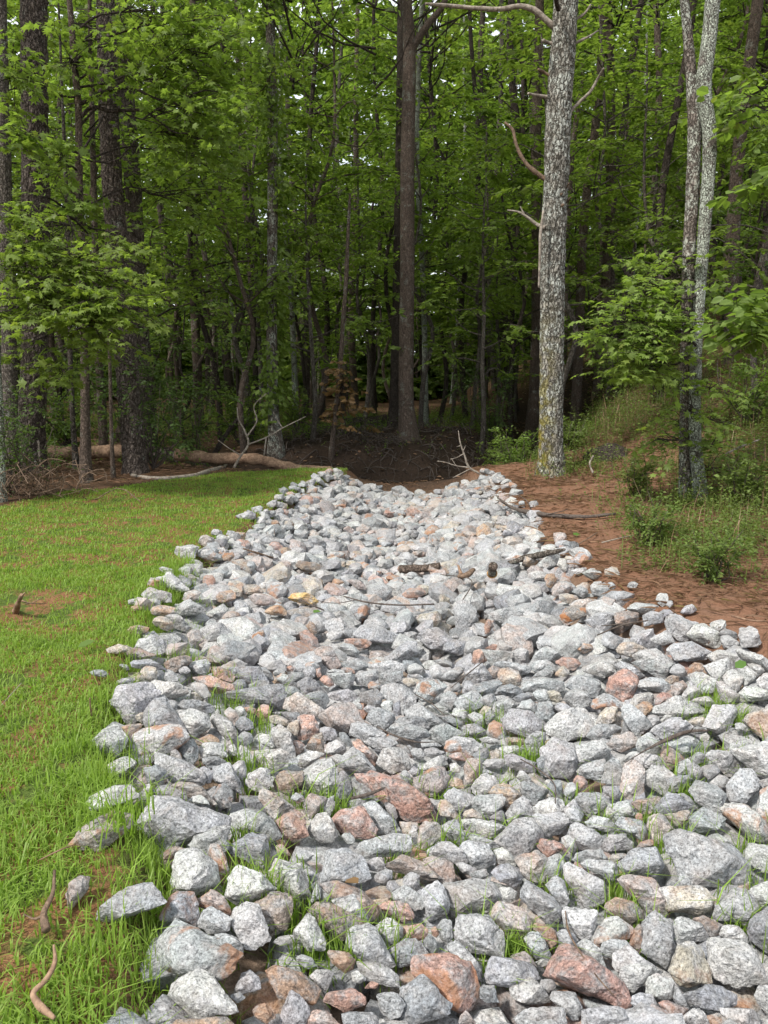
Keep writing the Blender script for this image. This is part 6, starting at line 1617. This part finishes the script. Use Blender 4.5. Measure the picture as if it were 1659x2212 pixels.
    sticks = [('long thin stick lying across the bright mid stones', [(735, 1286, .2), (800, 1302, .2), (860, 1307, .2), (938, 1305, .2)], [2.5, 4, 4, 3.5], 'twig', [([(770, 1296, .2), (720, 1303, .2), (655, 1289, .22)], 2, 1)]),
              ('dark curved stick resting on the big pink boulder', [(758, 1725, .22), (795, 1716, .24), (832, 1701, .24)], [7, 8, 3], 'twig', []),
              ('long bowed twig across the salmon pink wedge', [(1221, 1968, .2), (1228, 2010, .22), (1255, 2060, .24), (1290, 2110, .22), (1325, 2150, .18)], [3, 5, 5, 4, 3], 'wood_brown', []),
              ('straight dark stick pointing up from the stones', [(974, 1486, .18), (1005, 1460, .2), (1042, 1430, .22)], [2, 3, 2.5], 'twig', [([(1005, 1458, .2), (998, 1446, .24)], 1.5, 1)]),
              ('forked dark twig in the near middle of the stones', [(815, 1570, .2), (860, 1592, .2), (895, 1602, .2), (945, 1603, .18)], [3, 4.5, 4, 2], 'twig', [([(860, 1592, .2), (884, 1620, .2), (893, 1640, .18)], 2, 1)]),
              ('thin black twig left of the forked twig', [(897, 1500, .2), (935, 1522, .2), (960, 1545, .2)], [2.5, 3, 2], 'twig', [([(935, 1522, .2), (930, 1508, .23)], 1.5, 1)]),
              ('crooked grey branch in the gap of the pale slabs', [(1395, 1620, .2), (1440, 1598, .2), (1490, 1580, .22), (1530, 1578, .2)], [4, 8, 8, 4], 'twig', [([(1395, 1620, .2), (1350, 1648, .2)], 3, 1.5), ([(1490, 1582, .22), (1498, 1572, .25)], 3, 2)]),
              ('thin curved twig beside the white block', [(1125, 1640, .22), (1160, 1660, .22), (1195, 1690, .2), (1200, 1735, .18)], [3, 4, 3, 3], 'twig', []),
              ('grey twig on the flat pale rock', [(334, 1600, .1), (375, 1607, .12), (424, 1597, .1)], [2, 3.5, 2], 'wood_pale', []),
              ('brown peeled stick at the grass edge by the flat pale rock', [(253, 1617, .03), (285, 1630, .03), (300, 1640, .02)], [5, 5, 3], 'wood_log', []),
              ('pair of thin sticks near the rust brown rock', [(1290, 1372, .18), (1340, 1352, .2), (1400, 1340, .18)], [3, 4, 3], 'twig', [([(1300, 1352, .18), (1350, 1347, .2), (1395, 1342, .18)], 3, 2)]),
              ('thin grey stick before the bright ochre rock', [(650, 1295, .24), (680, 1310, .22), (700, 1318, .2)], [3, 3.5, 3], 'twig', []),
              ('long dark stick along the left heap of stones', [(525, 1185, .12), (560, 1196, .14), (590, 1205, .12)], [3, 5, 4], 'wood_brown', []),
              ('orange twig stuck upright in the tall grass', [(198, 1546, 0), (195, 1525, .07), (194, 1508, .13)], [5, 5, 3], 'wood_log', []),
              ('thin pale stem slanting out of the left lawn', [(0, 1527, 0), (22, 1502, .05), (46, 1476, .1)], [2, 2, 1.5], 'wood_pale', []),
              ('yellow straw stem lying on the near grass', [(85, 1858, .05), (130, 1836, .08), (165, 1823, .06)], [3, 4, 2], 'straw', []),
              ('weathered grey branch stub in the near left grass', [(100, 2010, .02), (95, 1970, .04), (112, 1935, .06), (118, 1880, .10)], [17, 14, 8, 6], 'wood_brown', [([(98, 1975, .04), (75, 1985, .03), (52, 1975, .05)], 8, 4)]),
              ('curling orange-brown bark strip at the near left corner', [(118, 2200, .02), (82, 2168, .04), (72, 2145, .05), (98, 2118, .06), (118, 2080, .09), (116, 2040, .12)], [9, 18, 15, 12, 10, 5], 'wood_log', []),
              ('pale stick on the weedy slope near the right margin', [(1560, 985, .06), (1600, 965, .06), (1640, 950, .06)], [4, 5, 3], 'wood_pale', []),
              ('curved bone-pale root on the bank below the mound', [(1281, 1022, .02), (1274, 1000, .10), (1282, 984, .14)], [4, 5, 3], 'wood_pale', []),
              ('thin root crossing the red soil by the stones', [(1245, 1178, .01), (1275, 1160, .02), (1290, 1150, .02)], [3, 3, 2], 'wood_brown', []),
              ('straight stick lying on red soil under the weeds', [(1300, 1172, .02), (1350, 1160, .03), (1400, 1150, .02)], [3, 3, 2], 'wood_pale', []),
              ('pale splinter on the red soil at the right margin', [(1580, 1330, .02), (1620, 1340, .02), (1655, 1342, .02)], [5, 4, 3], 'wood_log', []),
              ('thin bare twig lying on the far right stones', [(1000, 1296, .2), (1020, 1260, .22), (950, 1240, .2)], [2, 2.5, 1.5], 'twig', [])]
    for lab, pts, w, mt, br in sticks:
        stick('stick', LAB.take([lab]) or lab, pts, w, mt, 'stick', .02, branches=br)
    # upturned root in the lawn
    stick('root_stump', 'broken reddish root standing in a bare patch of the lawn', [(34, 1322, 0), (40, 1300, .10), (47, 1285, .16)], [16, 11, 8], 'wood_log', 'root', 0.0, branches=[([(42, 1296, .1), (60, 1302, .1), (100, 1304, .04)], 4, 2), ([(46, 1288, .15), (54, 1280, .18)], 5, 3), ([(56, 1305, .08), (75, 1300, .05), (92, 1290, .06)], 3, 1.5)])
    # earth mound on the bank
    c = on_ground(1312, 988); V, F = ICO[3]; k = 1 + .35 * fbm(V * 2.2, 4, 8); V = V * k[:, None] * [.36, .3, .2]
    o = link('earth_mound', mesh_np('earth_mound', V, [F], M['bark_dark'], True), None, tuple(c)); o['label'] = 'dark crumbly earth mound on the bank behind the forked trees'; o['category'] = 'mound'
    # fallen leaves
    def leaf_thing(label, u, v, h, size, mat, tilt, tm=OVAL):
        p = on_ground(u, v); d = ray(u, v); q = CAM + d * ((p[2] + h - CAM[2]) / d[2])
        V, F = leaves(np.zeros((1, 3)), np.array([tilt[:3]], float), np.array([tilt[3:]], float), np.array([size]), tm)
        V = np.concatenate([V, V - [0, 0, .0012]]); F = np.concatenate([F, F[:, ::-1] + len(V) // 2])
        o = link('fallen_leaf', mesh_np('fallen_leaf', V, [F], M[mat], True), None, tuple(q)); o['label'] = label; o['category'] = 'leaf'
    leaf_thing('single green leaf lying on the white slab', 1588, 1442, .16, .085, 'leaf_single', (.8, .4, .25, -.2, -.6, .8))
    leaf_thing('curled reddish-brown leaf on the muddy straw-covered slab', 748, 1900, .22, .075, 'leaf_dry', (.4, -.5, .3, .2, -.3, .8))
    leaf_thing('green leaf fallen by the long thin stick', 672, 1322, .15, .08, 'leaf_single', (.9, -.1, .1, 0, -.4, 1))
    leaf_thing('pale star-shaped leaf on the shaded red soil', 1238, 1154, .03, .08, 'leaf_single', (.9, .3, .1, 0, -.3, 1), STAR)
    leaf_thing('light green broad leaf low in the left lawn', 168, 1398, .06, .10, 'leaf_single', (.6, .5, .2, -.2, -.4, .8))
build_small()
print('triangles', sum(len(m.polygons) for m in bpy.data.meshes), 'objects', len(bpy.data.objects))
